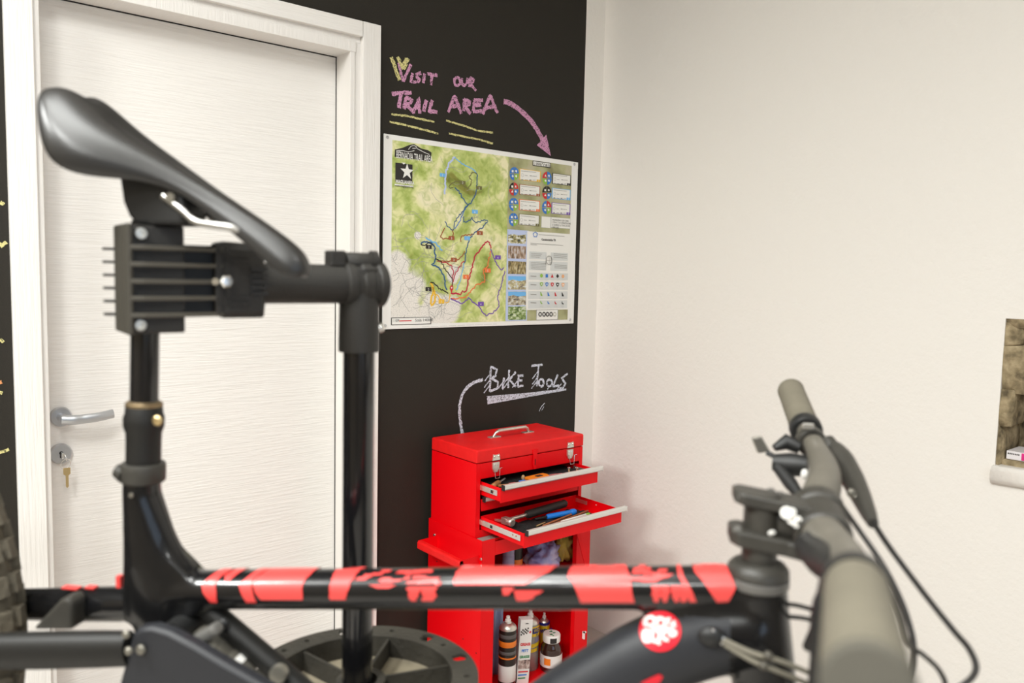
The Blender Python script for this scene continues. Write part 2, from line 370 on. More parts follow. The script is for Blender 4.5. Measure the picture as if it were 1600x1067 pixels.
# ------------------------------------------------------------------ door
dr = tag(empty('door_1', (at_y(300, 500).x, 0, 0)), 'white wood-grain door in a white frame with silver lever', kind='structure'); ox = dr.location.x
cxo, cxi = at_y(588.7, 300).x, at_y(561, 300).x              # right casing
sxi, jx = at_y(552.5, 300).x, at_y(544, 300).x
clo, cli = at_y(12, 300).x, at_y(57, 300).x                  # left casing
leaf_l = at_y(63, 300, .012).x
ztop_o = at_y(588.7, 41.6).z; ztop_i = at_y(540, 61).z; zj = at_y(544, 80.9).z
dq = ray(525.6, 88.1); rec = CAM.y + dq.y*((jx-CAM.x)/dq.x)   # recess depth of the leaf
rec = max(.02, min(.09, rec))
mb = MB()
mb.box((clo-ox, -.02, 0), (cli-ox, .0, ztop_o)).build('door_casing', 'casing_white', dr, bevel=.002)
MB().box((cxi-ox, -.02, 0), (cxo-ox, 0, ztop_o)).build('door_casing', 'casing_white', dr, bevel=.002)
MB().box((clo-ox+.06, -.022, ztop_i+.012), (cxi-ox-.0015, 0, ztop_o-.001)).build('door_casing', 'door_white', dr, bevel=.002)
b = MB(); b.box((cli-ox-.002, -.009, 0), (leaf_l-ox+.004, .10, zj+.03)); b.box((sxi-ox, -.006, 0), (cxi-ox+.002, .10, zj+.03)); b.box((jx-ox, -.010, 0), (sxi-ox-.002, .10, zj+.02))
b.box((cli-ox, -.012, zj), (sxi-ox, .10, zj+.03)); b.box((cli-ox, -.006, zj+.03), (cxi-ox, .05, ztop_i+.02))
b.build('door_jamb', 'casing_white', dr, bevel=.0015)
leaf = MB().box((leaf_l-ox-.01, rec, .006), (jx-ox+.006, rec+.045, zj+.012)).build('door_leaf', 'door_white', dr)
b = MB().box((jx-ox-.0022, rec-.002, .01), (jx-ox-.0002, rec+.003, zj)); b.box((leaf_l-ox, rec-.002, zj-.003), (jx-ox, rec+.003, zj)); b.build('door_gap', 'dark_gap', dr)
H = at_y(94.5, 650.5, rec); hp = Vector((H.x-ox, rec, H.z))
hd = MB().lathe([(.0255, 0), (.0255, .007), (.0225, .010), (.0, .0102)], hp, (0, -1, 0), 28).build('door_handle', 'satin_metal', dr, True)
b = MB().tube([hp, hp+Vector((0, -.045, 0))], .0105, 16)
ln = at_y(177, 652, rec-.05).x-ox-hp.x
lv = spline([hp+Vector((-.006, -.047, -.001)), hp+Vector((.02, -.052, -.003)), hp+Vector((.07, -.055, -.001)), hp+Vector((ln, -.050, .004))], 6)
b.tube(lv, [(.0095, .0125)]*8+[(.0075, .012)]*(len(lv)-8), 14, up=(0, 0, 1)); b.build('lever', 'satin_metal', hd, True)
K = at_y(94.5, 708.5, rec); kp = Vector((K.x-ox, rec, K.z))
es = MB().lathe([(.0265, 0), (.0265, .006), (.0235, .009), (0, .0092)], kp, (0, -1, 0), 28).build('lock_rosette', 'satin_metal', dr, True)
b = MB().lathe([(.0045, 0), (.0045, .0012)], kp+Vector((0, -.0093, .003)), (0, -1, 0), 12); b.box((kp.x-.003, kp.y-.0105, kp.z-.010), (kp.x+.003, kp.y-.009, kp.z+.002)); b.build('keyhole', 'black', es)
# name plate on the door
s0, s1 = at_y(284, 315, rec), at_y(348, 335.5, rec)
pl = tag(MB().box((s0.x-ox, rec-.003, s1.z), (s1.x-ox, rec, s0.z)).build('door_plate', mat('plate_beige', (.66, .55, .38), .5), dr), 'beige name plate')
t0 = at_y(289, 332, rec)
text('PRIVATO', .028, axes((1, 0, 0), (0, 0, 1), (0, -1, 0), (t0.x-ox, rec-.0036, t0.z)), 'ink_black', pl, 'plate_lettering', xs=.78)
# keys
ks = tag(empty('door_keys', (K.x, rec-.009, K.z)), 'two keys on a thin ring hanging from the door lock', 'keys')
b = MB().box((-.0015, -.022, -.008), (.0015, 0, .006)); b.lathe([(.0095, -.0012), (.0095, .0012)], (0.004, -.028, -.004), (1, 0, .2), 14); b.build('key', 'bright_metal', ks, bevel=.0004)
ring = [Vector((.004+.003*math.sin(t), -.030-.002*math.cos(t), -.020))+Vector((.0105*math.cos(t), 0, .0125*math.sin(t))) for t in [2*PI*i/24 for i in range(25)]]
MB().tube(ring, .0008, 6, cap=False).build('key_ring', 'bright_metal', ks, True)
b = MB().prism([(-.002, -.030, -.030), (.014, -.030, -.030), (.014, -.030, -.046), (.0095, -.030, -.050), (.0095, -.030, -.078), (.006, -.030, -.082), (.003, -.030, -.078), (.003, -.030, -.050), (-.002, -.030, -.046)], (0, -.0022, 0))
b.build('key', 'brass', ks, bevel=.0004)
# ------------------------------------------------------------------ chalk on the black wall
def chalk(strokes, m, name, label=None):
    b = MB()
    for pts, wd in strokes: ribbon(b, [at_y(px, py, -.0012-.0004*random.random()) for px, py in pts], wd, (0, -1, 0), jit=.28)
    o = b.build(name, m, wall_back)
    if label: o['label'] = label
    return o
def zc(x0, y0, k): return lambda pts: [(x0+x/k, y0+y/k) for x, y in pts]
z4 = zc(580, 60, 4.444); ell = lambda cx, cy, rx, ry: [(cx+rx*math.cos(t), cy+ry*math.sin(t)) for t in [2*PI*i/14 for i in range(15)]]
W1 = .0105
visit = [[(190, 168), (222, 300)], [(222, 300), (276, 180)], [(286, 240), (276, 308)], [(346, 240), (316, 250), (320, 270), (337, 288), (328, 300), (292, 305)], [(372, 244), (362, 310)],
         [(388, 244), (460, 257)], [(422, 252), (416, 325)], ell(597, 300, 21, 28), [(632, 276), (628, 315), (648, 328), (664, 312), (672, 276)], [(688, 275), (682, 338)], [(686, 275), (712, 284), (706, 302), (686, 312), (728, 364)]]
trail = [[(143, 385), (210, 377), (280, 376)], [(206, 384), (192, 484)], [(242, 410), (228, 490)], [(238, 410), (284, 426), (276, 448), (236, 458), (298, 514)], [(292, 515), (332, 416), (336, 522)], [(308, 480), (336, 478)],
         [(384, 428), (364, 508)], [(424, 428), (400, 505), (460, 513)], [(534, 512), (580, 400), (627, 522)], [(552, 474), (612, 466)], [(648, 422), (642, 505)], [(645, 424), (686, 436), (680, 456), (645, 468), (692, 522)],
         [(716, 428), (708, 505)], [(714, 428), (776, 430)], [(712, 464), (764, 460)], [(706, 505), (772, 505)], [(774, 526), (826, 394), (876, 520)], [(798, 482), (862, 472)]]
chalk([(z4(s), W1) for s in visit[:7]], 'chalk_pink', 'chalk_lettering', 'pink chalk word VISIT')
chalk([(z4(s), W1*.95) for s in visit[7:]], 'chalk_pink', 'chalk_lettering', 'pink chalk word OUR')
chalk([(z4(s), W1*1.2) for s in trail[:8]], 'chalk_pink', 'chalk_lettering', 'pink chalk word TRAIL')
chalk([(z4(s), W1*1.2) for s in trail[8:]], 'chalk_pink', 'chalk_lettering', 'pink chalk word AREA')
chalk([(z4(s), .012) for s in ([(138, 130), (170, 215), (198, 290)], [(150, 150), (185, 260)], [(182, 128), (222, 214)], [(224, 214), (256, 138)], [(215, 195), (246, 142)])], 'chalk_yellow', 'chalk_flourish', 'yellow chalk shadow of the letter V')
for s in ([(140, 527), (200, 534), (250, 538), (340, 560), (440, 580)], [(128, 578), (250, 605), (380, 638), (465, 662)], [(520, 570), (640, 605), (740, 640), (845, 656)], [(540, 660), (660, 685), (740, 700), (845, 730)]):
    chalk([(z4(s), .0065)], 'chalk_yellow', 'chalk_underline')
b = MB(); ribbon(b, [at_y(x, y, -.0014) for x, y in z4(spline([Vector((920, 437, 0)), Vector((985, 463, 0)), Vector((1062, 522, 0)), Vector((1130, 600, 0)), Vector((1190, 705, 0))], 5) and [(v.x, v.y) for v in spline([Vector((920, 437, 0)), Vector((985, 463, 0)), Vector((1062, 522, 0)), Vector((1130, 600, 0)), Vector((1190, 705, 0))], 5)])], .019, (0, -1, 0), jit=.15)
b.poly([at_y(x, y, -.0016) for x, y in z4([(1216, 668), (1150, 742), (1248, 817)])]); b.build('chalk_arrow', 'chalk_pink', wall_back)['label'] = 'pink chalk arrow pointing down at the map'
z6 = zc(640, 540, 2.964)
bike_w = [[(376, 97), (372, 212)], [(374, 98), (404, 110), (398, 140), (376, 152), (410, 168), (406, 198), (372, 212)], [(438, 148), (430, 200)], [(461, 112), (456, 196)], [(492, 122), (462, 158), (492, 190)], [(506, 138), (500, 190)], [(500, 139), (527, 138)], [(502, 162), (522, 160)], [(500, 190), (527, 186)]]
tool_w = [[(564, 93), (616, 88)], [(597, 92), (590, 188)], ell(610, 172, 11, 17), ell(648, 173, 13, 16), [(686, 134), (664, 190), (692, 184)], [(732, 130), (704, 150), (722, 174), (712, 196), (694, 198)]]
hat = [[(x, y), (x-26, y+34)] for x, y in ((374, 130), (372, 160), (370, 185), (436, 165), (456, 150), (456, 170), (502, 160), (594, 120), (594, 145), (590, 165), (664, 168), (704, 175))]
chalk([(z6(s), .0085) for s in bike_w], 'chalk_white', 'chalk_lettering', 'white chalk word BIKE')
chalk([(z6(s), .0085) for s in tool_w], 'chalk_white', 'chalk_lettering', 'white chalk word TOOLS')
chalk([(z6(s), .0045) for s in hat], 'chalk_white', 'chalk_shading')
b = MB().poly([at_y(x, y, -.0014) for x, y in z6([(357, 234), (540, 219), (725, 198), (725, 207), (560, 236), (361, 272)])]); b.build('chalk_underline', 'chalk_white', wall_back)
cv = spline([Vector((x, y, 0)) for x, y in ((340, 157), (290, 175), (250, 215), (234, 265), (232, 320), (238, 370), (248, 425))], 4)
chalk([(z6([(v.x, v.y) for v in cv]), .0115)], 'chalk_white', 'chalk_line', 'white chalk curve leading down to the tool chest')
chalk([(z6([(626, 266), (612, 280), (600, 304)]), .003), (z6([(622, 282), (612, 300)]), .003)], 'chalk_white', 'chalk_smudge')
for pts, m in (([(0, 316), (6, 320)], 'chalk_yellow'), ([(0, 385), (10, 378)], 'chalk_yellow'), ([(-2, 380), (7, 384)], 'chalk_yellow'), ([(0, 530), (5, 535)], 'chalk_yellow'), ([(-4, 598), (3, 596)], 'chalk_orange'), ([(-3, 612), (4, 614)], 'chalk_yellow'), ([(-8, 709), (6, 705), (14, 702)], 'chalk_yellow'), ([(-30, 325), (0, 316)], 'chalk_yellow'), ([(-30, 700), (-6, 709)], 'chalk_yellow')):
    chalk([(pts, .008)], m, 'chalk_mark')
# ------------------------------------------------------------------ trail map board
c4 = [at_y(598.7, 208.7), at_y(901.9, 254), at_y(596.7, 516), at_y(895.1, 503.9)]
PX0, PX1 = (c4[0].x+c4[2].x)/2, (c4[1].x+c4[3].x)/2; PZ1, PZ0 = (c4[0].z+c4[1].z)/2, (c4[2].z+c4[3].z)/2
PO = Vector((PX0, 0, PZ0)); PW, PH = PX1-PX0, PZ1-PZ0
po = tag(empty('trail_map', M=axes((1, 0, 0), (0, 0, 1), (0, -1, 0), PO)), 'white trail map board with green relief map on the black wall', 'map board')
def q5(x, y):
    P = at_y(590+x/3.334, 200+y/3.334, -.005); return (P.x-PO.x, P.z-PO.z)
def uv(x, y, wz): a = q5(x, y); return Vector((a[0], a[1], wz))
WB = .0045
MB().box((0, 0, .0), (PW, PH, WB)).build('board', 'board_white', po, bevel=.0008)
for x, y in ((52, 48), (1026, 189), (40, 1030), (1003, 998)):
    a = q5(x, y); MB().lathe([(.0055, 0), (.0045, .002), (0, .0026)], (a[0], a[1], WB), (0, 0, 1), 12).build('screw', 'satin_metal', po, True)
def prect(x0, y0, x1, y1, m, lev, name='print_box', parent=None):      # rectangle from two opposite pixel corners, squared up
    a, b_ = q5(x0, y0), q5(x1, y1); z = WB+.0003*lev
    return MB().poly([(a[0], a[1], z), (b_[0], a[1], z), (b_[0], b_[1], z), (a[0], b_[1], z)]).build(name, m, parent or po)
mu0 = q5(77, 62); mu1 = q5(683, 145); mb0 = q5(666, 1007); pr = q5(1010, 196); pb = q5(991, 996)
U0, U1, U2 = mu0[0], mu1[0], (pr[0]+pb[0])/2; V1, V0 = mu0[1], mb0[1]
TOWNS = [(*q5(110, 720), .050), (*q5(130, 850), .085), (*q5(120, 960), .085), (*q5(300, 975), .075), (*q5(400, 760), .030), (*q5(370, 940), .05), (*q5(210, 560), .015)]
map_mat()
ramp_mat('map_side', [(0, (.23, .22, .10)), (.5, (.42, .42, .22)), (1, (.56, .50, .36))], 12, 6)
MB().poly([(U0, V0, WB+.0003), (U1, V0, WB+.0003), (U1, V1, WB+.0003), (U0, V1, WB+.0003)]).build('map_print', 'map_terrain', po)
MB().poly([(U1, V0, WB+.0003), (U2, V0, WB+.0003), (U2, V1, WB+.0003), (U1, V1, WB+.0003)]).build('side_print', 'map_side', po)
def route(pts, m, wd=.0035, lev=3, sm=2, name='trail_line', wob=.0029):
    P = [uv(x, y, WB+.0003*lev) for x, y in pts]; P = spline(P, sm)
    Q = [P[0]]
    for a, b_ in zip(P, P[1:]):
        d = b_-a; k = max(1, int(d.length/.005))
        for j in range(1, k+1):
            e = a.lerp(b_, j/k)+Vector((random.uniform(-wob, wob), random.uniform(-wob, wob), 0)); Q.append(e)
    return ribbon(MB(), Q, wd, (0, 0, 1)).build(name, m, po)
random.seed(3)
b = MB()
for i in range(90):                                   # minor roads and contour lines
    lowl = i < 60; x, y = (random.uniform(75, 380), random.uniform(560, 1000)) if lowl else (random.uniform(80, 660), random.uniform(120, 980)); a = random.uniform(0, 6.3); P = []
    for k in range(12):
        if not (74 < x < 664 and 90+x*.13 < y < 1000): break
        P.append(uv(x, y, WB+.0005)); a += random.uniform(-.6, .6); x += 13*math.cos(a); y += 13*math.sin(a)
    if len(P) > 2: ribbon(b, P, .0011, (0, 0, 1))
tag(b.build('road_lines', 'ink_grey', po), kind='stuff')
R = [([(402, 152), (372, 185), (358, 230), (352, 290), (348, 345)], 'p_lilac', .006), ([(402, 152), (440, 186), (490, 210), (518, 240)], 'p_sky', .003),
     ([(518, 240), (516, 300), (510, 350), (490, 385), (470, 402)], 'p_navy', .0035), ([(470, 402), (440, 360), (415, 320), (400, 312)], 'p_navy', .0035),
     ([(395, 310), (370, 305), (410, 275), (440, 290), (470, 312), (490, 270), (475, 250), (495, 235), (518, 240)], 'p_olive', .003),
     ([(470, 402), (420, 460), (400, 500), (390, 530), (350, 490)], 'p_navy', .003), ([(470, 402), (450, 430), (430, 480), (405, 520)], 'p_blue', .0028),
     ([(350, 520), (330, 560), (335, 575), (390, 570), (392, 530)], 'p_brown', .003), ([(450, 460), (445, 490), (480, 480), (490, 460), (510, 495), (560, 478), (572, 492)], 'p_navy', .003),
     ([(572, 492), (540, 520), (500, 550), (475, 590), (460, 640), (452, 700)], 'p_navy', .0035), ([(500, 555), (440, 560), (435, 590)], 'p_brown', .003),
     ([(452, 640), (440, 670), (400, 690), (310, 692)], 'p_brown', .003), ([(250, 572), (300, 600), (335, 635)], 'p_sky', .004), ([(225, 605), (250, 590), (290, 605), (298, 640), (300, 690), (282, 715), (310, 722), (340, 760), (352, 810), (362, 845)], 'p_navy', .0045),
     ([(225, 605), (240, 612), (260, 596), (296, 612)], 'ink_black', .003), ([(300, 680), (330, 695), (360, 750), (388, 785), (386, 840)], 'ink_black', .003), ([(330, 695), (388, 720), (390, 780)], 'p_crimson', .003), ([(452, 695), (420, 730), (395, 790), (386, 850)], 'p_crimson', .003),
     ([(452, 700), (440, 760), (415, 830), (405, 840)], 'p_sky', .003), ([(382, 858), (430, 865), (440, 850), (460, 850), (470, 800), (490, 740), (510, 660), (530, 640), (560, 596), (584, 594), (588, 630)], 'p_crimson', .0045),
     ([(590, 640), (570, 720), (552, 740), (555, 800), (510, 820), (460, 880), (382, 890)], 'p_orange', .0035), ([(588, 630), (610, 690), (640, 735), (655, 730)], 'p_purple', .0035),
     ([(662, 745), (640, 830), (625, 880), (632, 930), (565, 978), (530, 930), (490, 905), (475, 880), (440, 915), (382, 890)], 'p_purple', .0035),
     ([(275, 805), (300, 815), (320, 835), (368, 860)], 'ink_black', .0035), ([(275, 805), (290, 850), (276, 910), (290, 920), (300, 870), (280, 830)], 'p_yellow', .006), ([(300, 865), (330, 890), (335, 905)], 'p_yellow', .003), ([(376, 862), (370, 905), (350, 908)], 'p_yellow', .003)]
for pts, m, wd in R: route(pts, m, wd*1.15, 3)
# teardrop marker
a = q5(384, 838); MB().poly([(a[0]+.010*math.cos(t)*(.75 if math.sin(t) > -.2 else .4), a[1]+.012*math.sin(t), WB+.0018) for t in [2*PI*i/16 for i in range(16)]]).build('map_pin', 'p_red', po)
MB().poly([(a[0]+.003*math.cos(t), a[1]+.004+.003*math.sin(t), WB+.0021) for t in [2*PI*i/10 for i in range(10)]]).build('map_pin_eye', 'print_white', po)
def ptext(s, x, y, size, m, lev=8, xs=1.0, align='LEFT', bold=0.0):
    a = q5(x, y); text(s, size, Matrix.Translation((a[0], a[1], WB+.0003*lev)), m, po, 'print_lettering', align, xs, bold=bold)
for x, y, m, s in ((338, 245, 'p_sky', '1'), (442, 284, 'p_olive', '2'), (528, 312, 'p_olive', '2'), (506, 436, 'p_sky', '6'), (384, 573, 'p_brown', '3'), (466, 574, 'p_sky', '1'), (532, 547, 'p_brown', '3'), (266, 619, 'ink_black', '2'), (396, 686, 'p_brown', '3'),
                   (626, 674, 'p_purple', '4'), (460, 775, 'p_orange', '5'), (573, 742, 'p_orange', '5'), (264, 839, 'ink_black', '2'), (332, 903, 'p_yellow', '1'), (537, 916, 'p_purple', '4')):
    prect(x-15, y-11, x+15, y+11, m, 5, 'route_tag'); ptext(s, x-4, y+7, .011, 'print_white', 7)
# title block and star badge
MB().poly([uv(x, y, WB+.0015) for x, y in ((90, 112), (130, 103), (165, 88), (190, 84), (225, 106), (262, 116), (280, 128), (277, 173), (88, 150))]).build('title_block', 'ink_black', po)
for s in ([(96, 118), (130, 118), (160, 124), (190, 118)], [(160, 112), (172, 96), (190, 92), (205, 104), (180, 106)], [(205, 108), (240, 126), (268, 138)]): route(s, 'print_white', .0018, 7, name='title_line', wob=0)
a = q5(92, 150); bb_ = q5(277, 166); tl = math.atan2(0, 1)
text('BERNADIA TRAIL AREA', .030, Matrix.Translation((a[0]+.002, a[1]-.003, WB+.0024)), 'print_white', po, 'title_lettering', xs=.44, bold=.0002)
prect(92, 180, 180, 288, 'ink_black', 5, 'star_badge'); ca = q5(152, 228)
MB().poly([(ca[0]+(.026 if i % 2 == 0 else .0105)*math.sin(PI*i/5), ca[1]+(.026 if i % 2 == 0 else .0105)*math.cos(PI*i/5), WB+.0024) for i in range(10)]).build('star', 'print_white', po)
MB().poly([uv(x, y, WB+.0024) for x, y in ((122, 179), (146, 182), (134, 190))]).build('badge_notch', 'print_white', po)
ptext('MAGLIANERA', 93, 286, .0155, 'print_white', 8, .72, bold=.0004)
prect(88, 291, 186, 309, 'print_white', 4); ptext('www.maglianera.org', 89, 304, .0105, 'ink_black', 7, .80)
# scale box
prect(70, 988, 278, 1021, 'ink_black', 4, 'scale_frame'); prect(74, 991, 274, 1018, 'print_white', 5, 'scale_box'); ptext('1 KM', 80, 1010, .0125, 'ink_black', 7, .8); prect(112, 1002, 176, 1006, 'p_red', 6, 'scale_bar'); ptext('Scala 1:40000', 194, 1008, .0135, 'ink_black', 7, .95)
b = MB()
for k in range(60):
    x = 226+k*6.6
    if k % 7: ribbon(b, [uv(x, 1036-.04*(x-226), WB+.0004), uv(x+4.5, 1035.8-.04*(x-226), WB+.0004)], .0018, (0, 0, 1))
tag(b.build('credit_line', 'ink_pale', po), kind='stuff')
# right-hand panel: header, route cards, quartered discs
prect(808, 169, 900, 209, 'ink_black', 3, 'header_frame'); prect(811, 173, 897, 205, 'print_white', 4, 'header_box'); ptext('I PERCORSI', 816, 196, .0175, 'ink_black', 6, .86)
def card(x0, y0, x1, y1, edge, n):
    prect(x0, y0, x1, y1, edge, 3, 'card_frame'); prect(x0+4, y0+3, x1-4, y1-3, 'print_white', 4, 'route_card')
    w_ = x1-x0; h_ = y1-y0; b = MB()
    def bar(fx, fy, fl, th=.0016): ribbon(b, [uv(x0+fx*w_, y0+fy*h_, WB+.0018), uv(x0+(fx+fl)*w_, y0+fy*h_+fl*w_*.10, WB+.0018)], th, (0, 0, 1))
    bar(.07, .17, .72); bar(.24, .50, .14); bar(.48, .52, .10, .003); bar(.60, .54, .22); bar(.07, .80, .10, .004); bar(.25, .81, .14); bar(.46, .83, .10, .004); bar(.62, .83, .14)
    ribbon(b, [uv(x0+.13*w_+.05*w_*math.cos(t), y0+.48*h_+.13*h_*math.sin(t), WB+.0018) for t in [2*PI*i/12 for i in range(13)]], .0009, (0, 0, 1))
    tag(b.build('card_print', 'ink_grey', po), kind='stuff'); prect(x1-20, y1-15, x1-2, y1-2, edge, 6, 'card_number'); ptext(n, x1-14, y1-3, .010, 'print_white', 8)
def disc(cx, cy, cols):
    rx, ry = 23, 33
    for q, m in enumerate(cols):
        t0 = PI*1.5-(q+1)*PI/2 if False else {0: PI, 1: 1.5*PI, 2: .5*PI, 3: 0}[q]
        P = [uv(cx+(2 if q in (1, 3) else -2), cy+(3 if q > 1 else -3), WB+.0012)]
        for i in range(7):
            t = t0+PI/2*i/6; P.append(uv(cx+rx*math.cos(t)+(2 if q in (1, 3) else -2)*.4, cy+ry*math.sin(t)+(3 if q > 1 else -3)*.4, WB+.0012))
        MB().poly(P).build('disc_quarter', m, po)
        sx, sy = (1 if q in (1, 3) else -1), (1 if q > 1 else -1); c = uv(cx+sx*9, cy+sy*13, WB+.0020)
        k = [(0, .0055), (.0045, -.003), (-.0045, -.003)] if m == 'p_red' else [(-.004, -.004), (.004, -.004), (.004, .004), (-.004, .004)] if q == 0 else [(0, .005), (.005, .001), (.002, -.005), (-.005, 0)]
        MB().poly([c+Vector((u_, v_, 0)) for u_, v_ in k]).build('disc_mark', 'print_white', po)
B4 = ['p_blue', 'p_blue', 'p_blue', 'p_green']
for (dx, dy, cols), crd in zip(((711, 238, B4), (709, 318, ['ink_black', 'p_red', 'p_red', 'p_blue']), (708, 398, B4), (707, 477, B4), (882, 262, ['p_red', 'p_blue', 'p_green', 'p_blue']), (881, 337, ['ink_black', 'ink_black', 'p_red', 'p_blue']), (880, 414, ['p_blue', 'p_red', 'p_blue', 'p_green'])),
                               ((739, 211, 848, 283, 'p_yellow', '1'), (738, 292, 846, 357, 'p_brown', '3'), (737, 370, 845, 437, 'p_orange', '5'), (735, 446, 842, 513, 'p_olive', '7'), (910, 234, 1006, 302, 'ink_black', '2'), (908, 311, 1004, 377, 'p_sky', '6'), (906, 387, 1003, 454, 'p_purple', '4'))):
    disc(dx, dy, cols); card(*crd)
prect(853, 459, 901, 522, 'ink_pale', 3); prect(855, 461, 899, 520, 'print_white', 4, 'blank_square')
prect(903, 463, 1003, 526, 'ink_pale', 3); prect(905, 465, 1001, 524, 'print_white', 4, 'text_box')
for k, s in enumerate(('INQUADRA IL QR-CODE', 'CON IL TUO SMARTPHONE', 'E SCARICA LE TRACCE DEI', 'PERCORSI')): ptext(s, 909, 482+k*13, .0088, 'ink_black', 6, .86)
# photographs
prect(676, 527, 777, 1003, 'p_lilac', 2, 'photo_column')
PH_ = [([(0, (.03, .04, .05)), (.4, (.25, .22, .08)), (.7, (.55, .50, .28)), (1, (.75, .78, .82))], 534, 604), ([(0, (.10, .06, .04)), (.5, (.40, .27, .18)), (1, (.62, .60, .62))], 612, 682), ([(0, (.05, .04, .02)), (.5, (.33, .25, .10)), (1, (.62, .55, .36))], 693, 762),
       ([(0, (.22, .18, .16)), (.5, (.55, .48, .24)), (1, (.68, .72, .76))], 771, 842), ([(0, (.08, .06, .08)), (.5, (.42, .36, .22)), (1, (.66, .66, .60))], 852, 922), ([(0, (.04, .08, .02)), (.5, (.25, .36, .10)), (1, (.66, .70, .55))], 930, 998)]
for i, (st, y0, y1) in enumerate(PH_):
    ramp_mat('photo_%d' % i, st, 75, 6, .4, lo=.34, hi=.64, stretch=(1, 1.6, 1) if i not in (1, 2) else (2.2, .7, 1)); prect(680, y0, 772, y1, 'photo_%d' % i, 3, 'photo')
    if i in (0, 3, 4):
        h_ = y1-y0; MB().poly([uv(x, y, WB+.0012) for x, y in ((680, y0), (772, y0+2), (772, y0+.30*h_), (735, y0+.36*h_), (705, y0+.26*h_), (680, y0+.34*h_))]).build('photo_sky', 'p_lilac' if i == 0 else 'p_sky', po)
# legend panel
prect(779, 537, 1000, 945, 'print_white', 3, 'legend_panel')
b = MB()
def lbar(x0, x1, y, th=.0015): ribbon(b, [uv(x0, y, WB+.0020), uv(x1, y+(x1-x0)*.07, WB+.0020)], th, (0, 0, 1))
for y, x0, x1 in ((555, 838, 972), (600, 795, 965), (607, 795, 830)): lbar(x0, x1, y)
for k in range(3): lbar(797, 855-6*k, 653+9*k)
for k in range(5): lbar(797, 875, 700+8*k)
for k in range(3): lbar(915, 985, 655+9*k); lbar(920, 985, 712+8*k)
tag(b.build('legend_print', 'ink_grey', po), kind='stuff')
ptext('Caratteristiche TR', 852, 585, .0105, 'ink_black', 8, .9, bold=.0003)
mat('legend_tint', (.66, .68, .67), .5)
for (x0, y0, x1, y1) in ((790, 643, 878, 685), (902, 648, 990, 692), (788, 691, 878, 742), (900, 696, 988, 745), (786, 752, 990, 793), (786, 801, 990, 843), (784, 850, 988, 890), (784, 898, 986, 938)): prect(x0, y0, x1, y1, 'legend_tint', 4, 'legend_row')
ribbon(MB(), [uv(820+12*math.cos(t), 555+14*math.sin(t), WB+.0024) for t in [2*PI*i/5-.3 for i in range(6)]], .003, (0, 0, 1)).build('legend_emblem', 'p_blue', po)
prect(875, 663, 905, 714, 'print_white', 4)
b = MB(); ribbon(b, [uv(892+15*math.cos(t), 689+22*math.sin(t), WB+.0024) for t in [2*PI*i/18 for i in range(19)]], .0025, (0, 0, 1)); ribbon(b, [uv(877, 688, WB+.0024), uv(907, 690, WB+.0024)], .0014, (0, 0, 1)); ribbon(b, [uv(892, 667, WB+.0024), uv(892, 711, WB+.0024)], .0014, (0, 0, 1)); b.build('legend_wheel', 'ink_grey', po)
for y, k, cs in ((769, 'a', ('p_green', 'p_blue', 'p_red', 'ink_black', 'p_peach')), (813, 'b', ('p_green', 'p_blue', 'p_red', 'ink_black', 'p_peach')), (864, 'c', ('p_green', 'p_blue', 'p_red', 'ink_black')), (907, 'd', ('p_green', 'p_blue', 'p_red', 'ink_black'))):
    for i, m in enumerate(cs):
        x = 852+i*(28 if len(cs) == 5 else 37); c = uv(x, y+i*.8, WB+.0024)
        if k == 'a': sh = [[(-.006, -.006), (.006, -.006), (.006, .006), (-.006, .006)], [(0, .008), (.007, -.006), (-.007, -.006)], [(0, .008), (.0075, 0), (0, -.008), (-.0075, 0)]][{1: 0, 2: 1, 3: 2}.get(i, 0)] if i in (1, 2, 3) else [(.007*math.cos(t), .007*math.sin(t)) for t in [2*PI*j/12 for j in range(12)]]
        elif k == 'b': sh = [(-.008, .004), (-.004, .007), (.004, .007), (.008, .004), (.006, -.003), (0, -.009), (-.006, -.003)]
        elif k == 'c': sh = [(-.006, .008), (-.002, .006), (.006, -.007), (-.004, -.007)]
        else: sh = [(-.006, .004), (-.003, .005), (-.002, 0), (.005, -.004), (.003, -.008), (-.005, -.003)]
        MB().poly([c+Vector((u_, v_, 0)) for u_, v_ in sh]).build('legend_symbol', m, po)
        if k == 'b': MB().poly([c+Vector((u_*.4, v_*.4, .0004)) for u_, v_ in sh]).build('legend_symbol', 'print_white', po)
        ribbon(MB(), [uv(x-10, y+22, WB+.0020), uv(x+10, y+23, WB+.0020)], .0012, (0, 0, 1)).build('legend_caption', 'ink_pale', po)
    ribbon(MB(), [uv(795, y+2, WB+.0020), uv(826, y+4, WB+.0020)], .003, (0, 0, 1)).build('legend_caption', 'ink_grey', po)
prect(826, 946, 939, 999, 'ink_grey', 3, 'logo_frame'); prect(829, 949, 936, 996, 'print_white', 4, 'logo_box')
for i, x in enumerate((845, 865, 883, 902, 921)): ribbon(MB(), [uv(x+7*math.cos(t), 970+10*math.sin(t), WB+.0024) for t in [2*PI*j/14 for j in range(15)]], .0016 if i == 4 else .0038, (0, 0, 1)).build('logo_ring', 'p_olive' if i == 4 else 'ink_black', po)
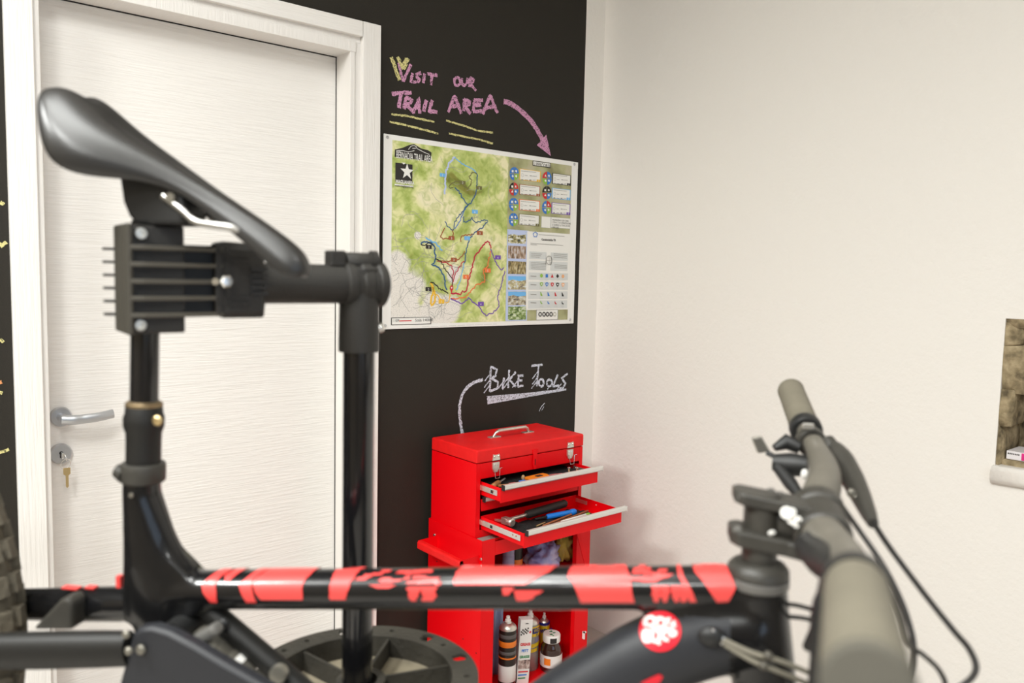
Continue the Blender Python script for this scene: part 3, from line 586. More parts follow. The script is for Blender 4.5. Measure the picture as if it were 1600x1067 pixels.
# ------------------------------------------------------------------ red tool chest
YB = -.03
CX0 = at_y(674.9, 703.7, YB).x; q = at_x(745, 725.5, CX0); CYF = q.y; SEAM = q.z
CX1 = at_y(910.6, 696.1, CYF).x; TOP = at_y(744, 706, CYF).z+.004; CBOT = at_y(745.7, 841, CYF).z
ch = tag(empty('tool_chest', (CX0, CYF, CBOT)), 'red steel tool chest with two drawers pulled open on the trolley', 'tool chest')
CW, CD, CH = CX1-CX0, YB-CYF, SEAM-CBOT
def L(p): return Vector((p.x-CX0, p.y-CYF, p.z-CBOT))
T = .0016; ST = .016
d1z0 = L(at_y(752, 722, CYF)).z
FT = L(at_y(800, 739.5, CYF)).z        # lower edge of the front panel under the lid
zb1 = L(at_y(755, 775.5, CYF)).z       # bottom of first drawer slot
zb2 = L(at_y(755, 797.5, CYF)).z       # bottom of middle drawer slot
zb3 = L(at_y(753.8, 826.5, CYF)).z     # bottom of third
FT = max(FT, zb1+.035)
b = MB(); b.box((0, 0, 0), (T, CD, CH)); b.box((CW-T, 0, 0), (CW, CD, CH)); b.box((0, CD-T, 0), (CW, CD, CH)); b.box((0, 0, 0), (CW, CD, T)); b.box((T, T, FT), (CW-T, CD, FT+T))
b.box((0, 0, 0), (ST, T, CH)); b.box((CW-ST, 0, 0), (CW, T, CH)); b.box((ST, 0, FT), (CW-ST, T, CH)); b.box((ST, 0, 0), (CW-ST, T, zb3-.001))
b.build('chest_body', 'red_paint', ch, bevel=.0008)
b = MB(); n = 6; prof = []
zl0, zl1 = CH+.0015, TOP-CBOT; rr = .007
prof = [(-.002, zl0), (-.002, zl1-rr)]+[(-.002+rr-rr*math.cos(t), zl1-rr+rr*math.sin(t)) for t in [PI/2*i/5 for i in range(1, 6)]]+[(CD-rr, zl1)]+[(CD-rr+rr*math.sin(t), zl1-rr+rr*math.cos(t)) for t in [PI/2*i/5 for i in range(1, 6)]]+[(CD, zl0)]
b.prism([(-.002, y, z) for y, z in prof], (CW+.004, 0, 0)); lid = b.build('lid', 'red_worn', ch, bevel=.004)
# folding handle on the lid
hl, hr_ = at_z(764, 681, TOP), at_z(828, 674, TOP); hl, hr_ = L(hl), L(hr_); hy = CD*.5; hl = Vector((CW*.36, hy, zl1)); hr_ = Vector((CW*.68, hy, zl1))
for p_ in (hl, hr_):
    MB().box((p_.x-.022, hy-.010, zl1), (p_.x+.022, hy+.010, zl1+.004)).build('handle_plate', 'galvanized', lid, bevel=.001)
b = MB(); pth = [hl+Vector((-.004, 0, .003)), hl+Vector((.004, -.003, .016)), hl+Vector((.016, -.005, .022)), hr_+Vector((-.016, -.005, .022)), hr_+Vector((-.004, -.003, .016)), hr_+Vector((.004, 0, .003))]
b.tube(pth, [.004, .0045, .0065, .0065, .0045, .004], 10); b.build('lid_handle', 'galvanized', lid, True)
# latches and hasp
def latch(px, py, swing):
    p_ = L(at_y(px, py, CYF-.003)); x = p_.x
    la = MB(); la.prism([(x-.015, -.002, CH+.004), (x-.012, -.002, CH+.024), (x-.004, -.002, CH+.022), (x+.004, -.002, CH+.022), (x+.012, -.002, CH+.024), (x+.015, -.002, CH+.004)], (0, -.005, 0))
    for s_ in (-1, 1): la.ball((x+s_*.009, -.0075, CH+.017), .0042, .003, .0042, 8)
    o = la.build('latch', 'galvanized', ch, bevel=.0008)
    m_ = MB().prism([(x-.014, 0, CH-.002), (x+.014, 0, CH-.002), (x+.013, 0, CH-.022), (x+.007, 0, CH-.034), (x-.007, 0, CH-.034), (x-.013, 0, CH-.022)], (0, -.006, 0)); m_.build('latch_base', 'galvanized', o, bevel=.0008)
    k = swing; lp = [(x-.008, -.008, CH-.020), (x-.008+k*.004, -.012, CH-.052), (x+.008+k*.004, -.012, CH-.052), (x+.008+k*.006, -.012, CH-.022), (x+.014+k*.008, -.016, CH-.019)]
    MB().tube(lp, .0013, 6).build('latch_wire', 'bright_metal', o, True)
    for s_ in (-1, 1): MB().ball((x+s_*.006, -.007, CH-.010), .0026, .002, .0026, 8).build('rivet', 'satin_metal', o, True)
latch(774.5, 728, 0.3); latch(890.5, 706, .9)
p_ = L(at_y(836, 710, CYF-.003)); x = p_.x
hs = MB().prism([(x-.012, -.0025, CH+.018), (x+.012, -.0025, CH+.018), (x+.008, -.0025, CH-.004), (x+.010, -.0025, CH-.030), (x+.004, -.0025, CH-.048), (x-.004, -.0025, CH-.048), (x-.010, -.0025, CH-.030), (x-.008, -.0025, CH-.004)], (0, -.0025, 0)).build('hasp', 'red_paint', ch, bevel=.0006)
MB().box((x-.0015, -.0053, CH-.034), (x+.0015, -.0045, CH-.014)).build('hasp_slot', 'dark_gap', hs)
# drawers
DW0, DW1 = ST+.006, CW-ST-.006
def drawer(yf, z0, z1, name, label, out):
    d = MB(); fh = z1-z0
    d.box((DW0, yf, z0), (DW0+T, yf+.21, z1-.006)); d.box((DW1-T, yf, z0), (DW1, yf+.21, z1-.006)); d.box((DW0, yf, z0), (DW1, yf+.21, z0+T)); d.box((DW0, yf+.21-T, z0), (DW1, yf+.21, z1-.006)); d.box((DW0-.002, yf-T, z0-.003), (DW1+.002, yf, z1-.004)); d.box((DW0, yf-T, z1-.012), (DW1, yf+.006, z1-.010))
    o = d.build('drawer', 'red_paint', ch, bevel=.0006); o['label'] = label
    h_ = MB().prism([(DW0+.004, yf-T, z1-.012), (DW0+.004, yf-.011, z1-.012), (DW0+.004, yf-.014, z1-.008), (DW0+.004, yf-.014, z1+.002), (DW0+.004, yf-.010, z1+.004), (DW0+.004, yf-T, z1+.004)], (CW-2*ST-.004, 0, 0)); h_.build('pull_bar', 'alu_bar', o, bevel=.0006)
    for xx in (DW0+.0015, DW0+CW-2*ST): MB().box((xx, yf-.0145, z1-.0125), (xx+.003, yf-.001, z1+.0045)).build('end_cap', 'black' if xx < .1 else 'alu_bar', o)
    if out:
        zc_ = z0+fh*.52; ex = -yf
        for xx in (DW0-.0055, DW1):
            MB().box((xx, yf+.012, zc_-.009), (xx+.0055, .02, zc_+.009)).build('slide', 'bright_metal', o, bevel=.001)
            MB().box((xx-.002, -.052, zc_-.007), (xx+.0065, .02, zc_+.007)).build('slide_inner', 'galvanized', o, bevel=.001)
            MB().box((xx-.001, -.062 if ex > .07 else -.03, zc_-.005), (xx+.006, -.045 if ex > .07 else -.02, zc_+.004)).build('slide_stop', 'black', o)
            for yy in (yf+.03, yf+.045): MB().ball((xx+(0 if xx < .1 else .0055), yy, zc_+.002), .002, .0025, .0025, 6).build('slide_rivet', 'p_brown', o, True)
        for yy in (yf+.04, yf+.11): MB().ball((DW1-T, yy, z1-.018), .0025, .0025, .0025, 8).build('rivet', 'bright_metal', o, True)
    return o
XD = CX0+DW0
y1 = at_x(782, 785.4, XD).y-CYF; y2 = at_x(818.5, 856, XD).y-CYF
z1b = at_x(782, 786, XD).z-CBOT+.003; z2b = at_x(818.5, 856.5, XD).z-CBOT+.003
z1t = L(at_y(790, 763.5, CYF+y1-.012)).z+.006; z2t = L(at_y(825, 835, CYF+y2-.012)).z+.006
drawer(y1, z1b, z1t, 'drawer', 'upper drawer pulled part way out', True)
drawer(y2, z2b, z2t, 'drawer', 'lower drawer pulled well out', True)
zmt = min(L(at_y(757, 776, CYF-.012)).z+.004, z1b-.0085); drawer(0.0, zb2+.002, zmt, 'drawer', 'middle drawer pushed in', False)
b = MB().box((ST, CD-T-.003, zb3), (CW-ST, CD-T-.001, FT)); b.build('chest_shade_panel', 'dark_gap', ch)  # near-black panel stands in for the shade inside the chest
# --- tools in the upper drawer
def world(lx, ly, lz): return Vector((CX0+lx, CYF+ly, CBOT+lz))
f1 = z1b+T; f2 = z2b+T
def top(name, label, cat, loc, rz=0.0, group=None):
    t = empty(name, loc); t.rotation_euler = (0, 0, rz); return tag(t, label, cat, group)
mat('tool_orange', (.78, .24, .012), .5); mat('tool_blue', (.012, .20, .72), .4); mat('tool_dark', (.016, .016, .017), .7, bump=.6, bscale=200); mat('rust_brown', (.33, .10, .035), .6, var=.4, vscale=60); mat('cork', (.42, .26, .12), .6); mat('handle_wood', (.36, .16, .05), .5)
hgt = z1t-z1b-.012
o = top('tool_tray_liner', 'black foam liner in the upper chest drawer', 'liner', world(DW0+.008, y1+.012, f1)); MB().box((0, 0, 0), (DW1-DW0-.016, .185, hgt*.66)).build('liner_pad', 'tool_dark', o, bevel=.003)
zl = f1+hgt*.66
o = top('multimeter', 'orange plastic tool case lying in the upper drawer', 'tool', world(.175, y1+.018, zl), .12); MB().prism([(0, 0, 0), (.075, 0, 0), (.085, .015, 0), (.085, .040, 0), (.0, .045, 0), (-.006, .03, 0), (-.006, .012, 0)], (0, 0, .018)).build('case', 'tool_orange', o, bevel=.004); MB().box((.03, .012, .018), (.055, .026, .0195)).build('dial', 'ink_black', o)
o = top('socket_wrench', 'chrome socket wrench beside the blue bit in the upper drawer', 'wrench', world(.105, y1+.030, zl+.009), -.15); MB().tube([(-.055, .01, 0), (0, 0, 0)], .0045, 10).build('shaft', 'handle_wood', o, True); b = MB().lathe([(.0085, -.022), (.0085, 0), (.006, 0), (.006, -.012)], (0, 0, 0), (1, -.2, .1), 16); b.build('socket', 'bright_metal', o, True); MB().lathe([(.0055, .0), (.0055, .0008)], (0, 0, 0), (1, -.2, .1), 12).build('bore', 'black', o)
o = top('bit_holder', 'blue plastic bit holder with a tan cap in the upper drawer', 'tool', world(.128, y1+.026, zl)); MB().box((-.004, -.006, 0), (.020, .012, .018)).build('holder', 'tool_blue', o, bevel=.003); MB().ball((.016, .012, .024), .006, .006, .009, 10).build('cap', 'cork', o, True)
for i in range(4):
    o = tag(MB().tube([(0, 0, .003), (.012, -.05, .016)], .0014, 6).build('hex_key', 'bright_metal', loc=world(.262+.010*i+(.006 if i > 1 else 0), y1+.085, zl-.002), smooth=True), ['thin steel hex key resting on the orange tool case', 'second thin steel hex key counted from the orange tool case', 'third thin steel hex key counted from the orange tool case', 'outermost thin steel hex key, nearest the round-headed bolts'][i], 'hex key', 'hex keys in the upper drawer')
for i, x in enumerate((.365, .385)):
    o = top('bolt', ['short round-headed steel bolt nearer the hex keys', 'short round-headed steel bolt nearer the chest side wall'][i], 'bolt', world(x, y1+.055-.018*i, zl), 0, 'bolts in the upper drawer'); MB().tube([(0, 0, 0), (.008, .012, .014)], .0028, 8).build('shank', 'cork', o, True); MB().ball((.008, .012, .016), .006, .006, .0045, 10).build('head', 'bright_metal', o, True)
o = top('screwdriver', 'screwdriver with orange-brown handle at the end of the upper drawer', 'screwdriver', world(.035, y1+.055, zl+.0085), .5); MB().lathe([(.004, 0), (.009, .005), (.009, .045), (.006, .052)], (0, 0, 0), (1, 0, .02), 10).build('handle', 'handle_wood', o, True); MB().tube([(.05, 0, .001), (.10, 0, .002)], .003, 8).build('shaft', 'satin_metal', o, True)
# --- tools in the lower drawer
def lp(px, py, dz): P = at_z(px, py, CBOT+f2+dz); return P
hg2 = z2t-z2b-.012
o = top('drawer_cloth', 'black rough cloth covering the floor of the lower drawer', 'cloth', world(DW0+.045, y2+.008, f2)); b = MB(); nx, ny = 26, 14
b.add([(i/(nx-1)*.335, j/(ny-1)*.165, .004+.011*abs(noise.noise(Vector((i*.5, j*.5, 2))))) for j in range(ny) for i in range(nx)], [(j*nx+i, j*nx+i+1, (j+1)*nx+i+1, (j+1)*nx+i) for j in range(ny-1) for i in range(nx-1)]); b.build('cloth_sheet', 'tool_dark', o, True)
def along(name, label, cat, A, Bp, parts):
    d = Bp-A; t = empty(name, M=axes(d.normalized(), Vector((0, 0, 1)).cross(d).normalized(), d.normalized().cross(Vector((0, 0, 1)).cross(d).normalized()), A)); tag(t, label, cat)
    ln_ = d.length
    for nm, a0, a1, rr_, m in parts:
        k = MB().lathe([(rr_*.75, a0*ln_), (rr_, a0*ln_+rr_*.4), (rr_, a1*ln_-rr_*.5), (rr_*.7, a1*ln_)], (0, 0, 0), (1, 0, 0), 14); k.build(nm, m, t, True)
    return t
A = lp(795, 812, .030); Bp = lp(884, 786, .036)
hm = along('hammer', 'claw hammer with steel head and black rubber grip in the lower drawer', 'hammer', A, Bp, [('shaft', 0, .32, .0062, 'galvanized'), ('grip', .29, 1.0, .0135, 'plastic_rough')])
b = MB(); b.box((-.022, -.012, -.010), (-.002, .012, .010)); b.lathe([(.013, 0), (.014, .006), (.014, .018), (.010, .022)], (-.012, -.010, 0), (0, -1, 0), 14); b.prism([(-.020, .012, -.008), (-.004, .012, -.008), (-.006, .050, -.014), (-.010, .055, -.016), (-.016, .050, -.012)], (0, 0, .007)); b.build('head', 'galvanized', hm, True, bevel=.001)
A = lp(836, 811, .015); Bp = lp(899.5, 799, .019)
along('blue_file', 'hand file with a bright blue plastic handle in the lower drawer', 'file', A, Bp, [('blade', 0, .30, .004, 'black'), ('handle', .28, 1.0, .0088, 'tool_blue'), ('handle_knob', .86, 1.0, .0105, 'tool_blue')])
for i, (p0, p1) in enumerate((((848, 821.5), (893, 803.5)), ((862, 820), (919, 798)))):
    along('rusty_rod', ('thinner' if i else 'shorter')+' rust-brown steel rod leaning across the lower drawer', 'rod', lp(*p0, .012), lp(*p1, .020), [('rod', 0, 1, .0034, 'rust_brown')])
A = lp(877, 815.5, .020); Bp = lp(921, 802.5, .022); along('white_marker', 'white pen with green cap at the front of the lower drawer', 'pen', A, Bp, [('barrel', 0, .88, .0042, 'white_paint'), ('cap', .86, 1, .0046, 'p_green')])
A = lp(838, 822, .013); Bp = lp(852, 816, .014); along('brass_bit', 'short brass drill bit at the front of the lower drawer', 'drill bit', A, Bp, [('bit', 0, 1, .003, 'brass')])
# ------------------------------------------------------------------ red trolley under the chest
TX0 = CX0-.004; q = at_x(753.6, 845.9, TX0); TYF = q.y; TZ = q.z; TX1 = CX1+.006; 
TX1 = at_y(922, 850, TYF).x
tr = tag(empty('tool_trolley', (TX0, TYF, 0)), 'red steel tool trolley cabinet with open front under the chest', 'trolley')
TW = TX1-TX0; TD = YB+.008-TYF; TS = .022; tz = CBOT-.002; OPT = at_y(772, 868, TYF).z; BZ = .045
def LT(p): return Vector((p.x-TX0, p.y-TYF, p.z))
xo0 = at_y(771.5, 960, TYF).x-TX0; xo1 = at_y(900, 880, TYF).x-TX0
SH2 = at_y(800, 905, TYF+.05).z-.012                      # upper shelf
SHB = .062                                                # lower shelf
b = MB(); b.box((0, 0, BZ), (T, TD, TZ)); b.box((TW-T, 0, BZ), (TW, TD, TZ)); b.box((0, TD-T, BZ), (TW, TD, TZ)); b.box((0, 0, BZ), (TW, TD, BZ+T)); b.box((0, 0, tz-T), (TW, TD, tz))
b.box((0, 0, BZ), (xo0, T, TZ)); b.box((xo1, 0, BZ), (TW, T, TZ)); b.box((xo0, 0, OPT), (xo1, T, TZ-.010)); b.box((xo0, 0, BZ), (xo1, T, SHB)); b.box((xo0-T, 0, BZ), (xo0, .018, OPT)); b.box((xo1, 0, BZ), (xo1+T, .018, OPT))
b.build('cabinet_body', 'red_paint', tr, bevel=.0008)
for z in (SH2, SHB): MB().box((T, .012, z-.012), (TW-T, TD-T, z)).build('shelf', 'red_paint', tr)
MB().box((.012, .012, tz), (TW-.012, TD-.01, tz+.0015)).build('top_mat', mat('mat_grey', (.30, .29, .26), .8), tr)
# push handle at the side: two triangular arms and a bar
hz0 = at_x(676, 833, TX0).z; ya = at_x(678, 838, TX0).y-TYF; yb_ = .012; hx = -.075
zt_ = TZ-.045; ho = empty('side_handle'); ho.parent = tr
for y in (ya-.02, yb_): MB().prism([(0, y, zt_-.002), (0, y, zt_-.048), (hx, y, zt_-.030), (hx, y, zt_-.004)], (0, .002, 0)).build('handle_arm', 'red_paint', ho)
MB().prism([(hx, yb_, zt_-.004), (hx-.004, yb_, zt_-.010), (hx-.004, yb_, zt_-.028), (hx, yb_, zt_-.032), (hx+.016, yb_, zt_-.020), (hx+.013, yb_, zt_-.003)], (0, ya-yb_-.018, 0)).build('handle_bar', 'red_worn', ho, bevel=.003)
for y, z in ((.005, zt_-.012), (.005, zt_-.034), (ya-.004, zt_-.004)): MB().lathe([(.005, 0), (.004, .003), (0, .0035)], (-T*0, y, z), (-1, 0, 0), 10).build('screw', 'bright_metal', tr, True)
for y, z in ((ya-.02, zt_-.09), (ya-.02, zt_-.22), (.09, zt_-.30), (.02, zt_-.32)): MB().lathe([(.0022, 0), (.0022, .0006)], (0, y, z), (-1, 0, 0), 8).build('rivet_hole', 'dark_gap', tr)
# stay bar across the right post, latch, casters
P0 = LT(at_y(903.5, 832, TYF-.004)); P1 = LT(at_y(919, 892, TYF-.05)); 
b = MB(); dv = (P1-P0).normalized(); sx = Vector((0, 1, 0)).cross(dv).normalized()
b.obox((P0+P1)/2-dv*.01, dv*((P1-P0).length/2+.03), sx*.0085, dv.cross(sx)*.0015); b.build('stay_bar', 'red_paint', tr, bevel=.0005)
P0 = LT(at_y(911, 988, TYF-.004)); b = MB().box((P0.x-.002, -.012, P0.z-.022), (P0.x+.002, -.002, P0.z+.004)); b.box((P0.x-.002, -.012, P0.z), (P0.x+.008, -.006, P0.z+.004)); b.build('door_latch', 'white_paint', tr)
for x in (.04, TW-.04):
    for y in (.04, TD-.04):
        c = MB().box((x-.012, y-.012, .03), (x+.012, y+.012, BZ)).build('caster', 'satin_metal', tr, bevel=.003); MB().lathe([(.018, -.010), (.020, -.007), (.020, .007), (.018, .010)], (x, y, .020), (1, 0, 0), 20).build('caster_wheel', 'black', c, True)
# ------------------------------------------------------------------ cans, boxes and rags in the trolley
def can(px, py, yy, dia, h, shelf, name, label, cat, bands, dome='galvanized', nozzle='white_paint', topz=None):
    P = at_y(px, py, yy); r = dia/2; h = (P.z-shelf) if topz is None else h
    t = tag(empty(name, (P.x, yy, shelf)), label, cat); hc = h-.030
    MB().lathe([(r*.96, 0), (r, .003), (r, hc-.012), (r*.97, hc-.008)], (0, 0, 0), (0, 0, 1), 28).build('can_body', bands[0][2], t, True)
    for z0, z1, m in bands[1:]: MB().lathe([(r+.0004, z0*hc), (r+.0006, z0*hc+.0003), (r+.0006, z1*hc-.0003), (r+.0004, z1*hc)], (0, 0, 0), (0, 0, 1), 28).build('label_band', m, t, True)
    MB().lathe([(r*1.01, hc-.012), (r*1.01, hc-.009), (r*.90, hc-.002), (r*.62, hc+.006), (r*.45, hc+.008), (r*.40, hc+.012)], (0, 0, 0), (0, 0, 1), 28).build('dome', dome, t, True)
    MB().lathe([(r*.34, hc+.010), (r*.34, hc+.018), (r*.22, hc+.020), (r*.22, hc+.029), (r*.17, hc+.030)], (0, 0, 0), (0, 0, 1), 14).build('nozzle', nozzle, t, True)
    return t, r, hc
mat('can_black', (.028, .022, .018), .35, .3); mat('can_dim', (.11, .10, .095), .5); mat('can_grey', (.34, .33, .31), .4, .5); mat('can_orange', (.80, .20, .015), .4); mat('can_yellow', (.82, .56, .012), .4); mat('can_navy', (.012, .022, .20), .4); mat('can_white', (.72, .69, .66), .5); mat('can_lilac', (.30, .27, .42), .45); mat('bottle_brown', (.030, .012, .008), .12, coat=.6)
FY = TYF
def wrap(t, s, r, z, ang, size, m, xs=1.0, bold=0.0):
    d = Vector((math.sin(ang), -math.cos(ang), 0)); x = Vector((math.cos(ang), math.sin(ang), 0)); text(s, size, axes(x, (0, 0, 1), d, d*(r+.0016)+Vector((0, 0, z))), m, t, 'can_lettering', 'CENTER', xs, bold=bold)
VA = -.68                                                # side of the cans turned to the room
t, r, hc = can(794, 962, FY+.055, .058, 0, SHB, 'spray_can', 'black and orange spray can with white nozzle on the lower shelf', 'spray can', [(0, 1, 'can_black'), (.82, .88, 'can_dim'), (.68, .77, 'can_orange'), (.56, .61, 'can_dim'), (.49, .515, 'can_orange'), (.12, .38, 'can_white')])
for k in range(5): wrap(t, 'IIIIII', r, .02+.01*k, VA-.2, .0045, 'ink_grey') if False else None
t2, r2, hc2 = can(829, 953, FY+.105, .062, 0, SHB, 'lubricant_can', 'grey lubricant can with yellow shield logo behind the grease box', 'spray can', [(0, 1, 'can_grey')])
d = Vector((math.sin(-.25), -math.cos(-.25), 0)); x = Vector((math.cos(-.25), math.sin(-.25), 0))
def patch(t, r, ang0, ang1, z0, z1, m, name, tilt=0, lift=.0010):
    b = MB(); n = 8
    vs = [(math.sin(a)*(r+lift), -math.cos(a)*(r+lift), z+tilt*(a-ang0)) for z in (z0, z1) for a in [ang0+(ang1-ang0)*i/n for i in range(n+1)]]
    b.add(vs, [(i, i+1, n+2+i, n+1+i) for i in range(n)]); return b.build(name, m, t, True)
patch(t2, r2, -.55, .75, hc2*.70, hc2*.90, 'can_yellow', 'shield_logo'); patch(t2, r2, -.45, .6, hc2*.76, hc2*.87, 'can_navy', 'shield_field', lift=.0014); wrap(t2, 'WD', r2, hc2*.79, .05, .018, 'can_yellow', .8); wrap(t2, '40', r2, hc2*.71, .1, .012, 'can_navy', .8)
patch(t2, r2, -.1, .6, hc2*.58, hc2*.66, 'can_lilac', 'label_patch'); patch(t2, r2, -.7, .9, hc2*.47, hc2*.55, 'can_yellow', 'label_patch', .004); patch(t2, r2, -.6, .2, hc2*.38, hc2*.45, 'can_yellow', 'label_patch', .004)
t3, r3, hc3 = can(850.5, 957, FY+.135, .040, 0, SHB, 'oil_can', 'slim blue and yellow oil can behind the jar', 'spray can', [(0, 1, 'can_yellow'), (.93, .99, 'can_navy'), (.30, .42, 'can_orange')]); wrap(t3, 'WD-40', r3, hc3*.74, -.35, .020, 'can_navy', .75, .0008)
# grease carton, leaning slightly
G0 = at_y(821, 1058, FY+.045); G1 = at_y(820, 967, FY+.045); gh = G1.z-SHB+.004
g = tag(empty('grease_carton', (at_y(814, 1040, FY+.03).x+.011, FY+.033, SHB+.0005)), 'tall white grease carton with coloured words between the cans', 'carton'); g.rotation_euler = (0, .05, -.42)
MB().box((-.021, 0, 0), (.021, .030, gh)).build('carton_body', 'can_white', g, bevel=.0008)
def gtext(s, u, v, size, m, xs=1.0, bold=0.0): text(s, size, axes((1, 0, 0), (0, 0, 1), (0, -1, 0), (u, -.0012, v)), m, g, 'carton_lettering', 'CENTER', xs, bold=bold)
mat('word_green', (.02, .22, .07), .5)
gtext('GREASE', 0, gh*.60, .0125, 'p_red', .82, .0005); gtext('FETT', 0, gh*.50, .0125, 'p_blue', .85, .0005); gtext('GRAISSE', 0, gh*.405, .0125, 'word_green', .74, .0005)
b = MB()
for i in range(6):
    for j in range(4):
        if (i+j) % 2 == 0: b.poly([(-.019+.0045*i, -.0008, gh*.76+.005*j+.0012*i), (-.0145+.0045*i, -.0008, gh*.76+.005*j+.0012*i), (-.0145+.0045*i, -.0008, gh*.76+.005*(j+1)+.0012*i), (-.019+.0045*i, -.0008, gh*.76+.005*(j+1)+.0012*i)])
b.build('chequer_print', 'ink_black', g); MB().poly([(.010, -.0009, gh*.80), (.014, -.0009, gh*.785), (.018, -.0009, gh*.81), (.014, -.0009, gh*.83)]).build('red_mark', 'p_red', g)
MB().poly([(-.006, -.0009, gh*.935), (.008, -.0009, gh*.935), (.004, -.0009, gh*.95), (-.002, -.0009, gh*.95)]).build('hang_slot', 'ink_black', g)
ramp_mat('carton_photo', [(0, (.05, .03, .03)), (.5, (.36, .25, .22)), (1, (.7, .6, .55))], 90, 5); MB().poly([(-.020, -.0009, gh*.235), (.020, -.0009, gh*.235), (.020, -.0009, gh*.375), (-.020, -.0009, gh*.375)]).build('carton_photo', 'carton_photo', g)
for k, m in enumerate(('p_red', 'p_blue', 'word_green')): MB().poly([(-.018, -.0009, gh*(.18-.05*k)), (.016-.004*k, -.0009, gh*(.18-.05*k)), (.016-.004*k, -.0009, gh*(.20-.05*k)), (-.018, -.0009, gh*(.20-.05*k))]).build('print_line', m, g)
# brown jar
J = at_y(862, 989, FY+.050); j = tag(empty('paste_jar', (J.x, FY+.050, SHB)), 'dark brown glass jar with white lid in front of the oil can', 'jar'); jh = J.z-SHB; jr = .0375
MB().lathe([(jr*.9, 0), (jr, .006), (jr, jh-.055), (jr*.92, jh-.040), (jr*.76, jh-.030), (jr*.76, jh-.020)], (0, 0, 0), (0, 0, 1), 30).build('glass', 'bottle_brown', j, True); MB().lathe([(jr*.80, jh-.026), (jr*.82, jh-.024), (jr*.82, jh-.004), (jr*.76, jh)], (0, 0, 0), (0, 0, 1), 30).build('jar_lid', 'white_paint', j, True); MB().lathe([(jr+.0008, .02), (jr+.001, .021), (jr+.001, jh-.068), (jr+.0008, jh-.067)], (0, 0, 0), (0, 0, 1), 30).build('jar_label', 'can_white', j, True)
patch(j, jr*.82, -.9, -.15, jh-.024, jh-.006, 'ink_black', 'lid_print', lift=.0006); patch(j, jr, -1.4, -.8, .03, jh-.075, 'can_orange', 'label_print', lift=.0016)
b = MB()
for k in range(9): a_ = random.uniform(0, 6.3); rr_ = random.uniform(.006, .02); b.obox((rr_*math.cos(a_), rr_*math.sin(a_), jh+.0003), (.003, .001, 0), (-.001, .0022, 0), (0, 0, .0003))
b.build('lid_lettering', 'word_green', j)
# upper shelf
t4, r4, hc4 = can(795, 836, FY+.075, .040, 0, SH2, 'aerosol_can', 'lavender aerosol can standing on the upper shelf', 'spray can', [(0, 1, 'can_lilac'), (.2, .7, 'can_lilac')])
t5, r5, hc5 = can(807, 834, FY+.10, .045, 0, SH2, 'black_aerosol', 'black aerosol can with orange label beside the lavender can', 'spray can', [(0, 1, 'can_black'), (.35, .52, 'can_orange')])
def rag(c, sx, sy, sz, m, label, seed, amp=.34):
    b_ = bmesh.new(); bmesh.ops.create_icosphere(b_, subdivisions=4, radius=1)
    for v in b_.verts:
        p_ = v.co.copy(); k = 1+amp*(abs(noise.noise(p_*2.3+Vector((seed, 0, 0))))*2-.4)+.16*(abs(noise.noise(p_*6+Vector((0, seed, 0))))*2-.4)
        v.co = Vector((p_.x*sx*k, p_.y*sy*k, max(-.55, p_.z)*sz*k))
    me = bpy.data.meshes.new('rag'); b_.to_mesh(me); b_.free(); me.materials.append(MATS[m]); me.polygons.foreach_set('use_smooth', [True]*len(me.polygons)); o = bpy.data.objects.new('rag', me); C.objects.link(o); o.location = c; return tag(o, label, 'rag')
ramp_mat('rag_blue', [(0, (.12, .14, .42)), (.5, (.36, .38, .68)), (1, (.60, .56, .74))], 14, 4, .9); ramp_mat('rag_yellow', [(0, (.16, .11, .02)), (.6, (.60, .44, .08)), (1, (.70, .54, .16))], 14, 4, .9)
P = at_y(866, 880, FY+.07); rag((P.x-.050, FY+.074, SH2+.0435), .062, .046, .058, 'rag_blue', 'crumpled blue-grey rag on the upper shelf of the trolley', 2.0)
P = at_y(853, 868, FY+.12); rag((P.x-.030, FY+.190, SH2+.064), .05, .038, .085, 'rag_blue', 'crumpled violet-blue cloth stuffed behind the blue-grey rag', 7.0)
P = at_y(889, 858, FY+.13); rag((TX1-.055, FY+.086, SH2+.063), .034, .034, .082, 'rag_yellow', 'crumpled dark yellow rag at the side of the blue rags', 4.0)
# pale blue cloth hanging just inside the opening
b = MB(); n, m_ = 14, 8
P = LT(at_y(778, 1000, FY+.03)); xa_ = xo0+.002
cx0, cx1 = at_y(766, 1010, FY+.13).x, at_y(786, 1010, FY+.13).x
b.add([(cx0+(cx1-cx0)*i/(n-1)*(1.1-.25*k/(m_-1)), FY+.130+.006*math.sin(i*1.1+k*.3), SH2-.0118-k*(SH2-.0118-SHB-.004)/(m_-1)) for k in range(m_) for i in range(n)], [(k*n+i, k*n+i+1, (k+1)*n+i+1, (k+1)*n+i) for k in range(m_-1) for i in range(n-1)])
tag(b.build('hanging_cloth', mat('cloth_paleblue', (.36, .46, .70), .8), smooth=True), 'pale blue cloth hanging at the side of the lower shelf', 'cloth').modifiers.new('solid', 'SOLIDIFY').thickness = .002
